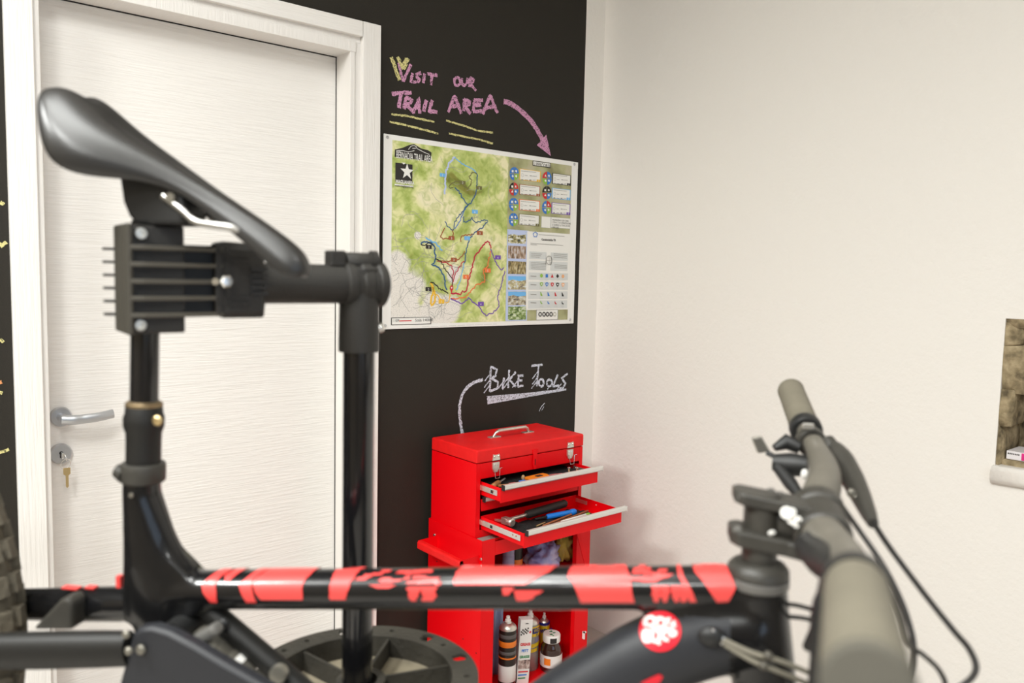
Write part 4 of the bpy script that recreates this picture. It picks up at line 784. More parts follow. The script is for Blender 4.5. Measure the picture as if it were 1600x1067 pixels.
# ------------------------------------------------------------------ bicycle workstand
PHI = math.radians(36); AR = math.cos(PHI)*RH+math.sin(PHI)*FH; AWd = Vector((0, 0, 1)).cross(AR)     # arm direction, sideways (away)
AWd = -AR.cross(Vector((0, 0, 1))); 
if AWd.dot(FH) > 0: AWd = -AWd                         # points towards the room side
def cl(px, py, wv=0.0):                                # clamp plane through the seat post: u along arm, w to the near side, v up
    d = ray(px, py); t = ((BS-CAM).dot(AWd)+wv)/d.dot(AWd); P = CAM+d*t-BS; return Vector((P.dot(AR), wv, P.z))
def W2(u, wv, v): return BS+AR*u+AWd*wv+Vector((0, 0, v))
dq = ray(561, 520); den = dq.x*AR.y-dq.y*AR.x; rel = BS-CAM                   # post where the ray through its pixel column meets the arm line
tt = (rel.x*AR.y-rel.y*AR.x)/den; PP = CAM+dq*tt; pu = (PP-BS).dot(AR); PB = Vector((PP.x, PP.y, 0))
ws = tag(empty('repair_stand', M=axes(AR, AWd, (0, 0, 1), BS)), 'black bicycle repair stand with ribbed clamp gripping the seat post', 'repair stand')
postr = .0180
MB().tube([(pu, 0, .02), (pu, 0, cl(560, 500).z+.03)], postr, 24).build('post', 'post_gloss', ws, True)
b = MB().prism([(pu+.25*math.cos(t), .25*math.sin(t), 0) for t in [2*PI*i/8+.39 for i in range(8)]], (0, 0, .012)); b.build('base_plate', 'black', ws, bevel=.003)
MB().lathe([(.045, .012), (.045, .02), (.026, .06), (.024, .16)], (pu, 0, 0), (0, 0, 1), 24).build('post_socket', 'clamp_black', ws, True)
ca = cl(450, 443); armz = ca.z
zt0, zt1 = cl(560, 549).z, cl(560, 437).z
MB().lathe([(.0228, zt0), (.0232, zt0+.004), (.0222, zt1-.02), (.0225, zt1+.012)], (pu, 0, 0), (0, 0, 1), 28).build('head_collar', 'plastic_rough', ws, True)
u0 = cl(400, 443).x
MB().lathe([(.0215, u0-.03), (.0215, u0), (.0215, pu-.012)], (0, 0, armz), (1, 0, 0), 28).build('arm', 'plastic_rough', ws, True)
ah = MB().lathe([(.0222, pu-.022), (.0255, pu-.020), (.0255, pu-.012), (.0235, pu-.010), (.0235, pu-.004), (.0262, pu-.002), (.0262, pu+.008), (.0240, pu+.010), (.0240, pu+.016), (.0262, pu+.018), (.0262, pu+.026), (.022, pu+.029)], (0, 0, armz), (1, 0, 0), 32).build('arm_head', 'plastic_rough', ws, True)
b = MB().lathe([(.011, -.020), (.012, -.018), (.012, .018), (.011, .020)], (pu+.002, 0, armz+.024), (1, 0, 0), 18); b.build('pinch_lug', 'plastic_rough', ah, True)
MB().lathe([(.0125, .020), (.0125, .026), (.0075, .027), (.0075, .021)], (pu-.006, 0, armz+.026), (1, 0, 0), 18).build('lug_ring', 'plastic_rough', ah, True)
kz = cl(525, 400).z; ku = cl(525, 400).x
MB().box((ku-.010, -.010, kz-.012), (ku+.008, .010, kz+.006)).build('lock_knob', 'clamp_black', ws, bevel=.002)
P = cl(594, 511, 0); MB().ball((pu+.021, .010, P.z), .006, .006, .006, 12).build('head_bolt', 'bright_metal', ws, True)
# clamp jaws: near jaw (towards the room) and far jaw
J1, J2 = cl(206, 440, .034).x, cl(289, 440, .026).x; J0 = J1; JT, JB = cl(240, 352, .026).z, cl(240, 521, .026).z
R1 = cl(343, 440, .026).x; B1 = cl(414, 440, .024).x
for sg in (1, -1):
    nm = 'near' if sg > 0 else 'far'
    jw = MB().box((J1-.002, min(sg*.013, sg*.026), JB), (J2, max(sg*.013, sg*.026), JT)).build('clamp_jaw', 'clamp_black', ws, bevel=.002)
    MB().box((J1-.0035, min(sg*.0015, sg*.034), JB-.001), (J1+.0015, max(sg*.0015, sg*.034), JT+.001)).build('jaw_plate', 'jaw_dusty', jw, bevel=.002)
    MB().box((J2-.002, min(sg*.0015, sg*.018), cl(310, 488).z), (R1+.002, max(sg*.0015, sg*.018), cl(310, 384).z)).build('jaw_web', 'black', jw)
    n = 5 if sg > 0 else 6
    for i in range(5):
        z = cl(250, 384+26.2*i, .03).z
        MB().prism([(J1-.002, sg*.024, z), (R1+.004, sg*.019, z), (R1+.004, sg*.026, z), (J2, sg*.033, z), (J1+.01, sg*.036, z), (J1-.002, sg*.034, z)], (0, 0, -.0042)).build('jaw_rib', 'clamp_rib', jw, bevel=.0008)
    MB().box((R1-.004, min(sg*.010, sg*.026), cl(350, 492).z), (B1, max(sg*.010, sg*.026), cl(350, 384).z)).build('jaw_body', 'clamp_black', jw, bevel=.004)
    for y in (365, 508):
        P = cl(220 if y < 400 else 219, y, .027); MB().lathe([(.0056, 0), (.0056, .004), (.0048, .0055), (.003, .0056), (.0025, .003)], (P.x, sg*.025, P.z), (0, sg, 0), 14).build('jaw_screw', 'galvanized', jw, True)
    if sg > 0:
        cy = cl(375, 440, .027)
        for k in range(5):
            z = cl(400, 420+9.5*k, .027).z; MB().box((cl(392, 440, .027).x, .0255, z-.0022), (cl(418, 440, .027).x, .0285, z+.0012)).build('jaw_tooth', 'tool_dark', jw)
        for (xa, xb) in ((337, 346), (352, 358)): MB().box((cl(xa, 440, .027).x, .0245, cl(350, 488).z), (cl(xb, 440, .027).x, .0275, cl(350, 388).z)).build('jaw_rib', 'clamp_black', jw, bevel=.0006)
        for y in (398, 407, 466, 475): 
            z = cl(350, y, .027).z; MB().box((cl(337, y, .027).x, .0245, z-.0012), (cl(390, y, .027).x, .0275, z+.0012)).build('jaw_rib', 'clamp_black', jw)
        P = cl(353, 440, .030); MB().lathe([(.0066, -.006), (.0066, .004), (.0045, .006), (0, .0062)], (P.x, .030, P.z), (0, 1, 0), 6).build('pivot_nut', 'bright_metal', jw, True); MB().lathe([(.0035, 0), (.0035, .012)], (P.x-.004, .024, P.z), (-.6, .8, 0), 10).build('pivot_stud', 'bright_metal', jw, True)
        for (ya, yb2) in ((380, 396), (480, 497)): MB().prism([(cl(335, ya, .02).x, .004, cl(350, ya, .02).z if ya < 400 else cl(350, yb2-10, .02).z), (cl(350, ya, .02).x, .004, cl(350, 377 if ya < 400 else 497, .02).z), (cl(412, ya, .02).x, .004, cl(350, 380 if ya < 400 else 497, .02).z), (cl(414, ya, .02).x, .004, cl(350, 400 if ya < 400 else 470, .02).z), (cl(335, ya, .02).x, .004, cl(350, 400 if ya < 400 else 470, .02).z)], (0, .020, 0)).build('jaw_cheek', 'clamp_black', jw, bevel=.003)
for i in range(6):                                       # fins of the far jaw showing past the edge
    z = cl(175, 386+20.8*i, -.02).z; e0 = cl(162, 400, -.036).x
    MB().prism([(J0+.001, -.010, z), (J0-.004, -.030, z), (e0, -.036, z), (e0, -.044, z), (J0+.001, -.046, z)], (0, 0, -.0028)).build('jaw_fin', 'clamp_black', ws, bevel=.0005)
# round tool tray on the post
TZH = W2(0, 0, 0).z; dq = ray(560, 1060); TRZ = CAM.z+dq.z*((PB-CAM).dot(FH)/dq.dot(FH)); tray = empty('tray', (pu+.005, 0, TRZ)); tray.parent = ws
TR = .140
def ringmesh(r0_, r1_, z0, z1, n=64):
    b = MB(); vs = []
    for r_, z_ in ((r0_, z0), (r1_, z0), (r1_, z1), (r0_, z1)): vs += [(r_*math.cos(2*PI*i/n), r_*math.sin(2*PI*i/n), z_) for i in range(n)]
    return b.add(vs, [(k*n+i, k*n+(i+1) % n, ((k+1) % 4)*n+(i+1) % n, ((k+1) % 4)*n+i) for k in range(4) for i in range(n)])
def rim_mesh():
    bm = bmesh.new(); n = 96; holes = []
    me = bpy.data.meshes.new('tray_rim'); b = ringmesh(.098, TR, -.004, 0, 96); me.from_pydata([tuple(v) for v in b.v], [], b.f); o = bpy.data.objects.new('tray_rim', me); C.objects.link(o); o.parent = tray; me.materials.append(MATS['tray_dusty'])
    return o
HO = [(a, r_*1.25) for a, r_ in zip([math.radians(t) for t in (10, 32, 52, 64, 76, 88, 122, 150, 166, 182, 198, 226, 246, 262, 286, 300, 314, 338, 352)], [.0075, .003, .003, .0075, .0045, .003, .003, .0075, .003, .0035, .003, .0075, .003, .003, .0075, .003, .003, .0075, .003])]
# rim built in sectors with real round holes between an inner and an outer strip
def rim_with_holes():
    b = MB(); ri, ro, z0, z1 = .112, TR, -.0045, 0; A_ = sorted(HO); N_ = len(A_); rm = .126
    for k in range(N_):
        a0 = (A_[k-1][0]+A_[k][0]-(2*PI if k == 0 else 0))/2; a1 = (A_[k][0]+A_[(k+1) % N_][0]+(2*PI if k == N_-1 else 0))/2; ac, rh = A_[k]
        m = 6; out = [(ri, a0+(a1-a0)*i/m) for i in range(m+1)]+[(ro, a1-(a1-a0)*i/m) for i in range(m+1)]
        P = [Vector((r_*math.cos(t), r_*math.sin(t), 0)) for r_, t in out]; c = Vector((rm*math.cos(ac), rm*math.sin(ac), 0)); Hh = []
        for p_ in P:
            d_ = (p_-c).normalized(); Hh.append(c+d_*rh)
        n_ = len(P); up = Vector((0, 0, z1)); dn_ = Vector((0, 0, z0))
        b.add([p_+up for p_ in P]+[h_+up for h_ in Hh]+[p_+dn_ for p_ in P]+[h_+dn_ for h_ in Hh],
              [(i, (i+1) % n_, n_+(i+1) % n_, n_+i) for i in range(n_)]+[(2*n_+i, 3*n_+i, 3*n_+(i+1) % n_, 2*n_+(i+1) % n_) for i in range(n_)]+[(n_+i, n_+(i+1) % n_, 3*n_+(i+1) % n_, 3*n_+i) for i in range(n_)]+
              [(i, 2*n_+i, 2*n_+i+1, i+1) for i in range(m)]+[(i, 2*n_+i, 2*n_+i+1, i+1) for i in range(m+1, 2*m+1)])
    return b.build('tray_rim', 'tray_dusty', tray)
rim_with_holes()
ringmesh(.1085, .112, -.030, 0).build('tray_wall', 'tray_dusty', tray, True); ringmesh(.027, .111, -.031, -.028).build('tray_floor', 'tray_floor', tray, True); ringmesh(.0195, .029, -.030, -.002).build('tray_hub', 'tray_dusty', tray, True)
for k in range(6):
    a_ = 2*PI*k/6+.25; d_ = Vector((math.cos(a_), math.sin(a_), 0)); MB().obox(d_*.0695+Vector((0, 0, -.0165)), d_*.041, Vector((-d_.y, d_.x, 0))*.0018, (0, 0, .0135)).build('tray_divider', 'tray_dusty', tray)
# ------------------------------------------------------------------ mountain bike
bike = tag(empty('mountain_bike', M=axes(Bb, Bn, (0, 0, 1), BS)), 'black and red full-suspension mountain bike clamped in the repair stand', 'bicycle')
b2 = lambda px, py, o=0.0: bk(px, py, o)
def remesh(mb, vox, sm, name, m, parent):
    me = bpy.data.meshes.new(name+'_raw'); me.from_pydata([tuple(v) for v in mb.v], [], mb.f); o = bpy.data.objects.new(name+'_raw', me); C.objects.link(o)
    bm = bmesh.new(); bm.from_mesh(me); bmesh.ops.recalc_face_normals(bm, faces=bm.faces); bm.to_mesh(me); bm.free()
    r_ = o.modifiers.new('r', 'REMESH'); r_.mode = 'VOXEL'; r_.voxel_size = vox
    s_ = o.modifiers.new('s', 'SMOOTH'); s_.factor = .5; s_.iterations = sm
    bpy.context.view_layer.update(); dg = bpy.context.evaluated_depsgraph_get(); em = bpy.data.meshes.new_from_object(o.evaluated_get(dg)); bpy.data.objects.remove(o)
    em.name = name; em.materials.clear(); em.materials.append(MATS[m]); em.polygons.foreach_set('use_smooth', [True]*len(em.polygons))
    q_ = bpy.data.objects.new(name, em); C.objects.link(q_); q_.parent = parent; return q_
UPV = Vector((0, 0, 1))
kpx = lambda px, py: (CAM+ray(px, py)*1).length and ((BS-CAM).dot(Bn)/ray(px, py).dot(Bn))/F      # metres per pixel on the bike plane
# top tube
TTL, TTR = b2(250, 921), b2(1175, 917)
TRH, TRO = .0192, .0200
fb = MB()
n = 14; fb.tube([TTL.lerp(TTR, i/n) for i in range(n+1)], [(TRO, TRH)]*(n+1), 24, up=UPV)
# seat tube and its fairing into the top tube
st = [(222, 738, 26), (222, 770, 27), (227, 800, 33), (233, 835, 40), (240, 870, 49), (250, 900, 62), (256, 930, 68), (257, 955, 67), (254, 966, 60)]
fb.prism([b2(x, y, -.016) for x, y in ((194, 760), (215, 760), (240, 850), (330, 940), (324, 956), (292, 972), (189, 976), (188, 930), (190, 860))], (0, .032, 0))
P = [b2(x, y) for x, y, h_ in st]; fb.tube(P, [(h_*kpx(x, y), .0195 if y < 860 else .021) for x, y, h_ in st], 24, up=Vector((0, 1, 0)))
# down tube
dt = [(1190, 985, 62), (1120, 990, 62), (1050, 1012, 62), (960, 1056, 60), (860, 1118, 58), (720, 1215, 57), (520, 1340, 55), (330, 1430, 55)]
P = [b2(x, y) for x, y, h_ in dt]; BB = P[-1]
fb.tube(spline(P, 3), [(.030, h_*.00058) for x, y, h_ in dt for _ in range(3)][:-2], 24, up=UPV)
# gusset between top tube and down tube near the head
fb.tube([b2(1180, 940), b2(1080, 950), b2(1010, 962)], [(.022, .026), (.021, .020), (.018, .008)], 20, up=UPV)
# head tube
hx0, hx1 = b2(1183, 905), b2(1196, 1100); hax = (hx1-hx0).normalized(); fb.tube([hx0, hx0.lerp(hx1, .3), hx1], [.0250, .0255, .0285], 24)
# lower seat tube to the bottom bracket
sl = b2(250, 955); fb.tube([sl, sl.lerp(BB, .5), BB], [(.03, .02), (.022, .022), (.03, .03)], 16, up=Vector((0, 1, 0)))
fb.tube([BB+Vector((0, -.045, 0)), BB+Vector((0, .045, 0))], .028, 20)
frame = remesh(fb, .0034, 5, 'frame', 'frame_gloss', bike)
frame.data.materials.append(MATS['frame_satin'])
for pg in frame.data.polygons:                           # satin paint on the down tube
    c_ = pg.center
    if c_.x > .12 and c_.z < TTL.z+(TTR.z-TTL.z)*(c_.x-TTL.x)/(TTR.x-TTL.x)-.0185 and c_.x < hx0.x-.022: pg.material_index = 1
# paint patches on the top tube: rows of (image row, left column, right column)
TT = (TTR-TTL); TTd = TT.normalized()
def theta(y): return math.radians(22)+math.asin(max(-1, min(1, (920.5-y)/31.5)))
def decal(rows, name='decal', m='decal_red', jag=0.0):
    rows = sorted(rows); dense = []
    ext = rows[0][0] <= 892
    for (ya, la, ra), (yb2, lb, rb) in zip(rows, rows[1:]):
        k = max(1, int(abs(yb2-ya)/3))
        dense += [(ya+(yb2-ya)*i/k, la+(lb-la)*i/k, ra+(rb-ra)*i/k) for i in range(k)]
    dense.append(rows[-1]); R_ = []
    for y, l, r_ in dense: R_.append((theta(y), l+random.uniform(-jag, jag), r_+random.uniform(-jag, jag), y))
    if ext: R_ = [(math.radians(a_), R_[0][1], R_[0][2], 900) for a_ in (160, 150, 140, 130, 120, 112)]+R_
    b = MB(); nc = 7; vs = []
    for th, l, r_, y in R_:
        for c in range(nc):
            px = l+(r_-l)*c/(nc-1); q_ = b2(px, y, -.016); t_ = (q_-TTL).dot(TTd); base = TTL+TTd*t_
            upn = (UPV-TTd*UPV.dot(TTd)).normalized(); vs.append(base+Vector((0, -1, 0))*((TRO+.0006)*math.cos(th))+upn*((TRH+.0006)*math.sin(th)))
    b.add(vs, [(i*nc+c, i*nc+c+1, (i+1)*nc+c+1, (i+1)*nc+c) for i in range(len(R_)-1) for c in range(nc-1)])
    return b.build(name, m, frame, 'all')
za = lambda x: 300+x/3.636
zb_ = lambda x: 730+x/3.556
random.seed(11)
decal([(891, za(110), za(170)), (905, za(75), za(140)), (913, za(58), za(135)), (925, za(75), za(150)), (940, za(118), za(156))])
decal([(891, za(195), za(248)), (900, za(165), za(225)), (909, za(185), za(205))])
decal([(891, za(330), za(378)), (905, za(295), za(345)), (913, za(268), za(338)), (926, za(292), za(358)), (940, za(320), za(378))])
decal([(891, za(388), za(668)), (905, za(352), za(640)), (912, za(346), za(632)), (922, za(366), za(636)), (936, za(402), za(642))], jag=1)
decal([(889, za(870), za(935)), (893, za(785), za(925)), (913, za(790), za(900)), (936, za(796), za(882))], jag=1.5)
for k in range(26):
    x0 = random.uniform(930, 1400); y0 = random.uniform(890, 912); l_ = random.uniform(25, 90); decal([(y0, za(x0), za(min(1415, x0+l_))), (y0+random.uniform(3, 5), za(x0-14), za(min(1415, x0+l_*.7)))], jag=1.5)
for x0, x1 in ((1235, 1300), (1312, 1395)): decal([(918, za(x0-10), za(x1)), (928, za(x0), za(x1)), (938, za(x0+8), za(x1-15))], jag=3)
decal([(915, za(1000), za(1160)), (920, za(1060), za(1130))], jag=2)
decal([(889, 712, 868), (898, 710, 858), (906, 709, 838), (912, 710, 828), (916, 712, 822)], jag=2)
decal([(920, 786, 805), (930, 788, 796)], jag=1); decal([(924, 802, 850), (938, 806, 826)], jag=4)
decal([(889, 890, 976), (905, 886, 984), (914, 896, 986), (928, 903, 988), (941, 908, 992)])
for k in range(16):
    x0 = random.uniform(978, 1045); y0 = random.uniform(890, 908); decal([(y0, x0, x0+random.uniform(8, 24)), (y0+random.uniform(3, 6), x0-3, x0+random.uniform(6, 18))], jag=1)
for x0 in (1019, 1033, 1050, 1062): decal([(918, x0-2, x0+12), (930, x0, x0+13), (940, x0+3, x0+10)], jag=1.5)
decal([(891, 1058, 1064), (905, 1060, 1068), (925, 1072, 1081), (940, 1077, 1088)])
decal([(889, 1083, 1136), (900, 1086, 1140), (913, 1099, 1146), (922, 1106, 1149), (941, 1120, 1137)])
# round badge on the side of the down tube
def on_surface(px, py):                                   # first hit of the pixel's ray with the frame, in bike space
    M = bike.matrix_world.inverted(); o_ = M @ CAM; d_ = (M.to_3x3() @ ray(px, py)).normalized()
    h_, l_, n_, i_ = frame.ray_cast(o_, d_); return (l_, n_) if h_ else (bk(px, py, -.03), Vector((0, -1, 0)))
bpy.context.view_layer.update()
c0, n0 = on_surface(1032, 986)
def skin_poly(pts, m, name, lift, fan=True):
    P_ = []
    for x, y in pts:
        l_, n_ = on_surface(x, y); P_.append(l_+n_*lift)
    cx = sum(x for x, y in pts)/len(pts); cy = sum(y for x, y in pts)/len(pts); rings = [.66, .33]; vs = P_[:]; n_ = len(pts); fs = []
    for rr_ in rings:
        for x, y in pts:
            l_, q_ = on_surface(cx+(x-cx)*rr_, cy+(y-cy)*rr_); vs.append(l_+q_*lift)
    l_, q_ = on_surface(cx, cy); vs.append(l_+q_*lift)
    for k in range(2): fs += [(k*n_+i, k*n_+(i+1) % n_, (k+1)*n_+(i+1) % n_, (k+1)*n_+i) for i in range(n_)]
    fs += [(2*n_+i, 2*n_+(i+1) % n_, 3*n_) for i in range(n_)]
    return MB().add(vs, fs).build(name, m, frame, 'all')
bd = skin_poly([(1032+32.5*math.cos(t), 986+31.5*math.sin(t)) for t in [2*PI*i/28 for i in range(28)]], 'badge_red', 'head_badge', .0012); bd['label'] = 'round red badge with white lettering'
def skin_line(pts, wpx, m, name, lift):
    b = MB(); Lf = []; Rg = []; pts = [(v.x, v.y) for v in spline([Vector((x, y, 0)) for x, y in pts], 4)]
    for i, (x, y) in enumerate(pts):
        x0, y0 = pts[max(0, i-1)]; x1, y1 = pts[min(len(pts)-1, i+1)]; dx, dy = x1-x0, y1-y0; l_ = math.hypot(dx, dy) or 1; dx /= l_; dy /= l_
        a_, na = on_surface(x-dy*wpx/2, y+dx*wpx/2); c_, nc_ = on_surface(x+dy*wpx/2, y-dx*wpx/2); Lf.append(a_+na*lift); Rg.append(c_+nc_*lift)
    k = len(pts); b.add(Lf+Rg, [(i, i+1, k+i+1, k+i) for i in range(k-1)]); return b.build(name, m, frame, 'all')
zg = lambda P: [(960+x/7.26, 920+y/7.26) for x, y in P]
for s in ([(370, 420), (375, 340), (430, 325), (465, 350), (440, 395), (385, 405)], [(410, 400), (470, 460)], [(485, 400), (500, 335), (560, 340), (575, 390), (530, 430), (490, 410)], [(610, 400), (600, 345), (640, 340)], [(650, 420), (690, 360)], [(645, 385), (695, 430)],
          [(345, 490), (350, 590), (420, 590)], [(345, 480), (410, 470), (400, 530), (355, 535)], [(440, 480), (440, 580), (500, 590), (520, 500), (470, 470)], [(500, 590), (520, 630)], [(545, 470), (560, 560), (620, 580)], [(560, 500), (610, 470)], [(640, 460), (700, 500), (660, 530), (620, 500)], [(460, 440), (560, 450), (640, 450)]):
    skin_line(zg(s), 5.2, 'badge_white', 'badge_lettering', .0022)
skin_poly([(1000, 1066), (1016, 1058), (1030, 1052), (1036, 1056), (1030, 1066), (1020, 1072)], 'badge_red', 'decal', .0012)
# cable port and two pale hoses running into the down tube
pc, pn = on_surface(1112, 993); MB().ball((pc.x, pc.y-.002, pc.z), .012, .006, .009, 14).build('cable_port', 'black', frame, True)
l0, _ = on_surface(1122, 996)
for (xa, ya, xb, yb3) in ((1128, 996, 1222, 1034), (1132, 1004, 1218, 1050)):
    A, _ = on_surface(xa, ya); A = A+Vector((0, -.003, 0)); Bq = bk(xb, yb3, A.y-.012); Cq = bk(xb+60, yb3+26, A.y+.01); Dq = bk(xb+140, yb3+75, .03)
    MB().tube(spline([A, A.lerp(Bq, .5)+Vector((0, -.005, 0)), Bq, Cq, Dq], 6), .0023, 8).build('hose', mat('hose_pale', (.16, .145, .11), .5) if 'hose_pale' not in MATS else 'hose_pale', bike, True)
for (x, y) in ((1200, 1024), (1193, 1040)): c = bk(x, y, -.048); MB().ball(tuple(c), .0038, .0038, .0038, 10).build('hose_clip', 'clamp_rib', bike, True)
A, _ = on_surface(1120, 991); MB().obox(A+Vector((0, -.004, 0)), (.006, 0, -.004), (0, .002, 0), (.002, 0, .003)).build('port_screw', 'bright_metal', frame, bevel=.001)
# headset, spacers, stem
hs0 = b2(1183, 905); st_up = -hax
def along_head(py): 
    d = ray(1188, py); return b2(1188, py)
axis0 = b2(1190, 800); axis1 = b2(1184, 900)
sa = (axis0-axis1).normalized()
L0 = axis1
def ah_(py): return (b2(1188, py)-axis1).dot(sa)
MB().lathe([(.0255, ah_(914)), (.0266, ah_(911)), (.0266, ah_(900)), (.0250, ah_(898))], axis1, sa, 28).build('headset_ring', 'headset_grey', bike, True)
MB().lathe([(.0250, ah_(899)), (.0264, ah_(897)), (.0258, ah_(886)), (.0225, ah_(879)), (.0180, ah_(875))], axis1, sa, 28).build('headset_cap', 'stem_black', bike, True)
MB().lathe([(.0148, ah_(882)), (.0150, ah_(880)), (.0150, ah_(790)), (.0150, ah_(770))], axis1, sa, 24).build('steerer', 'stem_black', bike, True)
# handlebar points (column, row, sideways offset)
hb = [(1237, 613, .378), (1258, 668, .25), (1277, 705, .175), (1289, 742, .105), (1278, 790, .045), (1281, 818, .0), (1292, 846, -.045)]
HB = [b2(x, y, o) for x, y, o in hb]
ctr = b2(1281, 818, 0.0)
NE = (b2(1356, 1072, -.410))
near = [b2(1316, 868, -.11), b2(1330, 885, -.175), b2(1338, 920, -.26), NE]
barP = HB+near; sp = spline(barP, 6); radii = []
for p_ in sp: a_ = abs(p_.y); radii.append(.0172 if a_ < .06 else .0172-(.0172-.0112)*min(1, (a_-.06)/.12) if a_ < .2 else .0112)
MB().tube(sp, radii, 20).build('handlebar', 'bar_dusty', bike, True)
# stem: two arms and a clamp around the bar
stt = axis1+sa*ah_(782); stb = axis1+sa*ah_(840)
fwd = (ctr-stt); fwd = (fwd-sa*fwd.dot(sa)).normalized(); side = sa.cross(fwd).normalized(); fwd = (fwd-sa*.13).normalized()
sb = MB()
def arm(zc_, th, wv, rear, front): 
    c = axis1+sa*zc_; q_ = []
    for (u_, v_) in ((-rear, -wv*.55), (-rear+.006, -wv), (.02, -wv), (front, -wv*1.25), (front, wv*1.25), (.02, wv), (-rear+.006, wv), (-rear, wv*.55)): q_.append(c+fwd*u_+side*v_-sa*th/2)
    return MB().prism(q_, sa*th)
fl = (ctr-axis1).dot(fwd)
a1 = arm(ah_(779), .0105, .0175, .025, fl+.006); stem = a1.build('stem', 'stem_black', bike, bevel=.002, smooth=True)
arm(ah_(840), .0145, .0185, .027, fl-.004).build('stem_arm', 'stem_black', stem, bevel=.003)
bd_ = (b2(1292, 846, -.03)-b2(1278, 790, .03)).normalized()
MB().lathe([(.0215, -.027), (.0235, -.025), (.0235, -.012), (.0215, -.010), (.0215, .010), (.0235, .012), (.0235, .025), (.0215, .027)], ctr, bd_, 26).build('stem_clamp', 'stem_black', stem, True)
MB().tube([axis1+sa*ah_(812)+fwd*.012, ctr], [(.010, .016), (.018, .020)], 16, up=sa).build('stem_web', 'stem_black', stem, True)
for x, y, r_ in ((1229, 801, .0052), (1238, 811, .0045), (1245, 815, .0048), (1238, 799, .003)):
    c = b2(x, y, -.022); MB().lathe([(r_, 0), (r_, .003), (r_*.55, .0032), (r_*.5, .001)], c, (-.15, -1, .25), 14).build('stem_bolt', 'white_paint', stem, True)
for x, y in ((1160, 776), (1153, 828)): c = b2(x, y, -.012); MB().lathe([(.0036, 0), (.0036, .003), (.002, .0032)], c, (-.3, -1, .2), 12).build('pinch_bolt', 'headset_grey', stem, True)
for x, y in ((1205, 767), (1219, 772)): c = b2(x, y-1, -.004); MB().lathe([(.003, 0), (.003, .0015)], c, sa, 10).build('cap_mark', 'headset_grey', stem, True)
c = b2(1203, 832, -.012); MB().ball(tuple(c), .005, .003, .003, 8).build('cap_mark', 'white_paint', stem, True)
# grips
def grip(P0, P1, label):
    d = P1-P0; n = 18; rs = [.0155+(.0011 if i % 2 else 0) for i in range(n)]; rs[0] = .0165; rs[-1] = .0168
    g_ = MB().tube([P0.lerp(P1, i/(n-1)) for i in range(n)], rs, 22).build('grip', 'grip_dusty', bike, True); g_['label'] = label
    MB().lathe([(.0172, -.004), (.0180, -.002), (.0180, .012), (.0165, .014)], P0, -d, 24).build('lock_collar', 'black', g_, True)
    MB().lathe([(.0165, 0), (.0168, .001), (.0150, .004), (0, .0045)], P1, d, 22).build('end_plug', mat('plug_dark', (.085, .078, .062), .8) if 'plug_dark' not in MATS else 'plug_dark', g_, True)
grip(b2(1258, 668, .25), b2(1236, 611, .378), 'far dusty rubber grip')
grip(near[2], NE, 'near dusty rubber grip')
# far brake lever, shifter and paddle
bl = MB(); A = b2(1303, 700, .19); Bq = b2(1364, 818, .06)
bl.tube(spline([A, b2(1322, 730, .16), b2(1340, 765, .12), b2(1356, 800, .08), Bq], 4), [.009, .0105, .0118, .0125, .0122, .012, .0118, .0112, .0105, .0098, .009, .0082, .0075, .0068, .006, .0055, .005], 16)
lev = bl.build('brake_lever', 'stem_black', bike, True)
MB().tube([b2(1292, 688, .20), b2(1300, 702, .19), b2(1312, 715, .18)], [.008, .010, .009], 12).build('lever_clamp', 'stem_black', lev, True)
MB().lathe([(.0145, -.007), (.0160, -.005), (.0160, .005), (.0145, .007)], b2(1267, 690, .205), (HB[1]-HB[2]), 22).build('bar_clamp', 'stem_black', lev, True)
for x, y in ((1330, 770), (1338, 778)): MB().ball(tuple(b2(x, y, .10)), .0045, .003, .0045, 10).build('reservoir_screw', 'shock_grey', lev, True)
MB().box((0, 0, 0), (.012, .004, .006)).build('clamp_screw', 'bright_metal', lev, bevel=.001, loc=b2(1254, 670, .19))
sh = MB(); sh.tube([b2(1208, 722, .19), b2(1235, 726, .185), b2(1262, 728, .18)], [.009, .013, .011], 14); sh.tube([b2(1210, 700, .20), b2(1228, 690, .205), b2(1250, 700, .20)], [.004, .009, .007], 12); sh.tube([b2(1215, 730, .18), b2(1235, 755, .16), b2(1250, 775, .14)], [.006, .0075, .005], 12); sho = sh.build('shifter', 'black', bike, True)
c = [b2(1174, 684, .20), b2(1190, 681, .20), b2(1204, 706, .20), b2(1184, 709, .20)]
MB().prism([c[0], c[1], c[2], c[3]], (.0, .005, 0)).build('shift_paddle', mat('paddle_grey', (.24, .225, .19), .45), sho, bevel=.002)
for k in range(7):
    a_ = c[0].lerp(c[3], (k+1)/8); e_ = c[1].lerp(c[2], (k+1)/8); MB().tube([a_.lerp(e_, .12)+Vector((0, -.0005, 0)), a_.lerp(e_, .88)+Vector((0, -.0005, 0))], .0009, 6).build('paddle_rib', 'clamp_rib', sho)
MB().tube([c[2].lerp(c[3], .3), b2(1215, 716, .195)], .003, 8).build('paddle_arm', 'black', sho, True)
MB().ball(tuple(b2(1257, 741, .165)), .004, .003, .006, 8).build('shifter_screw', 'white_paint', sho, True)
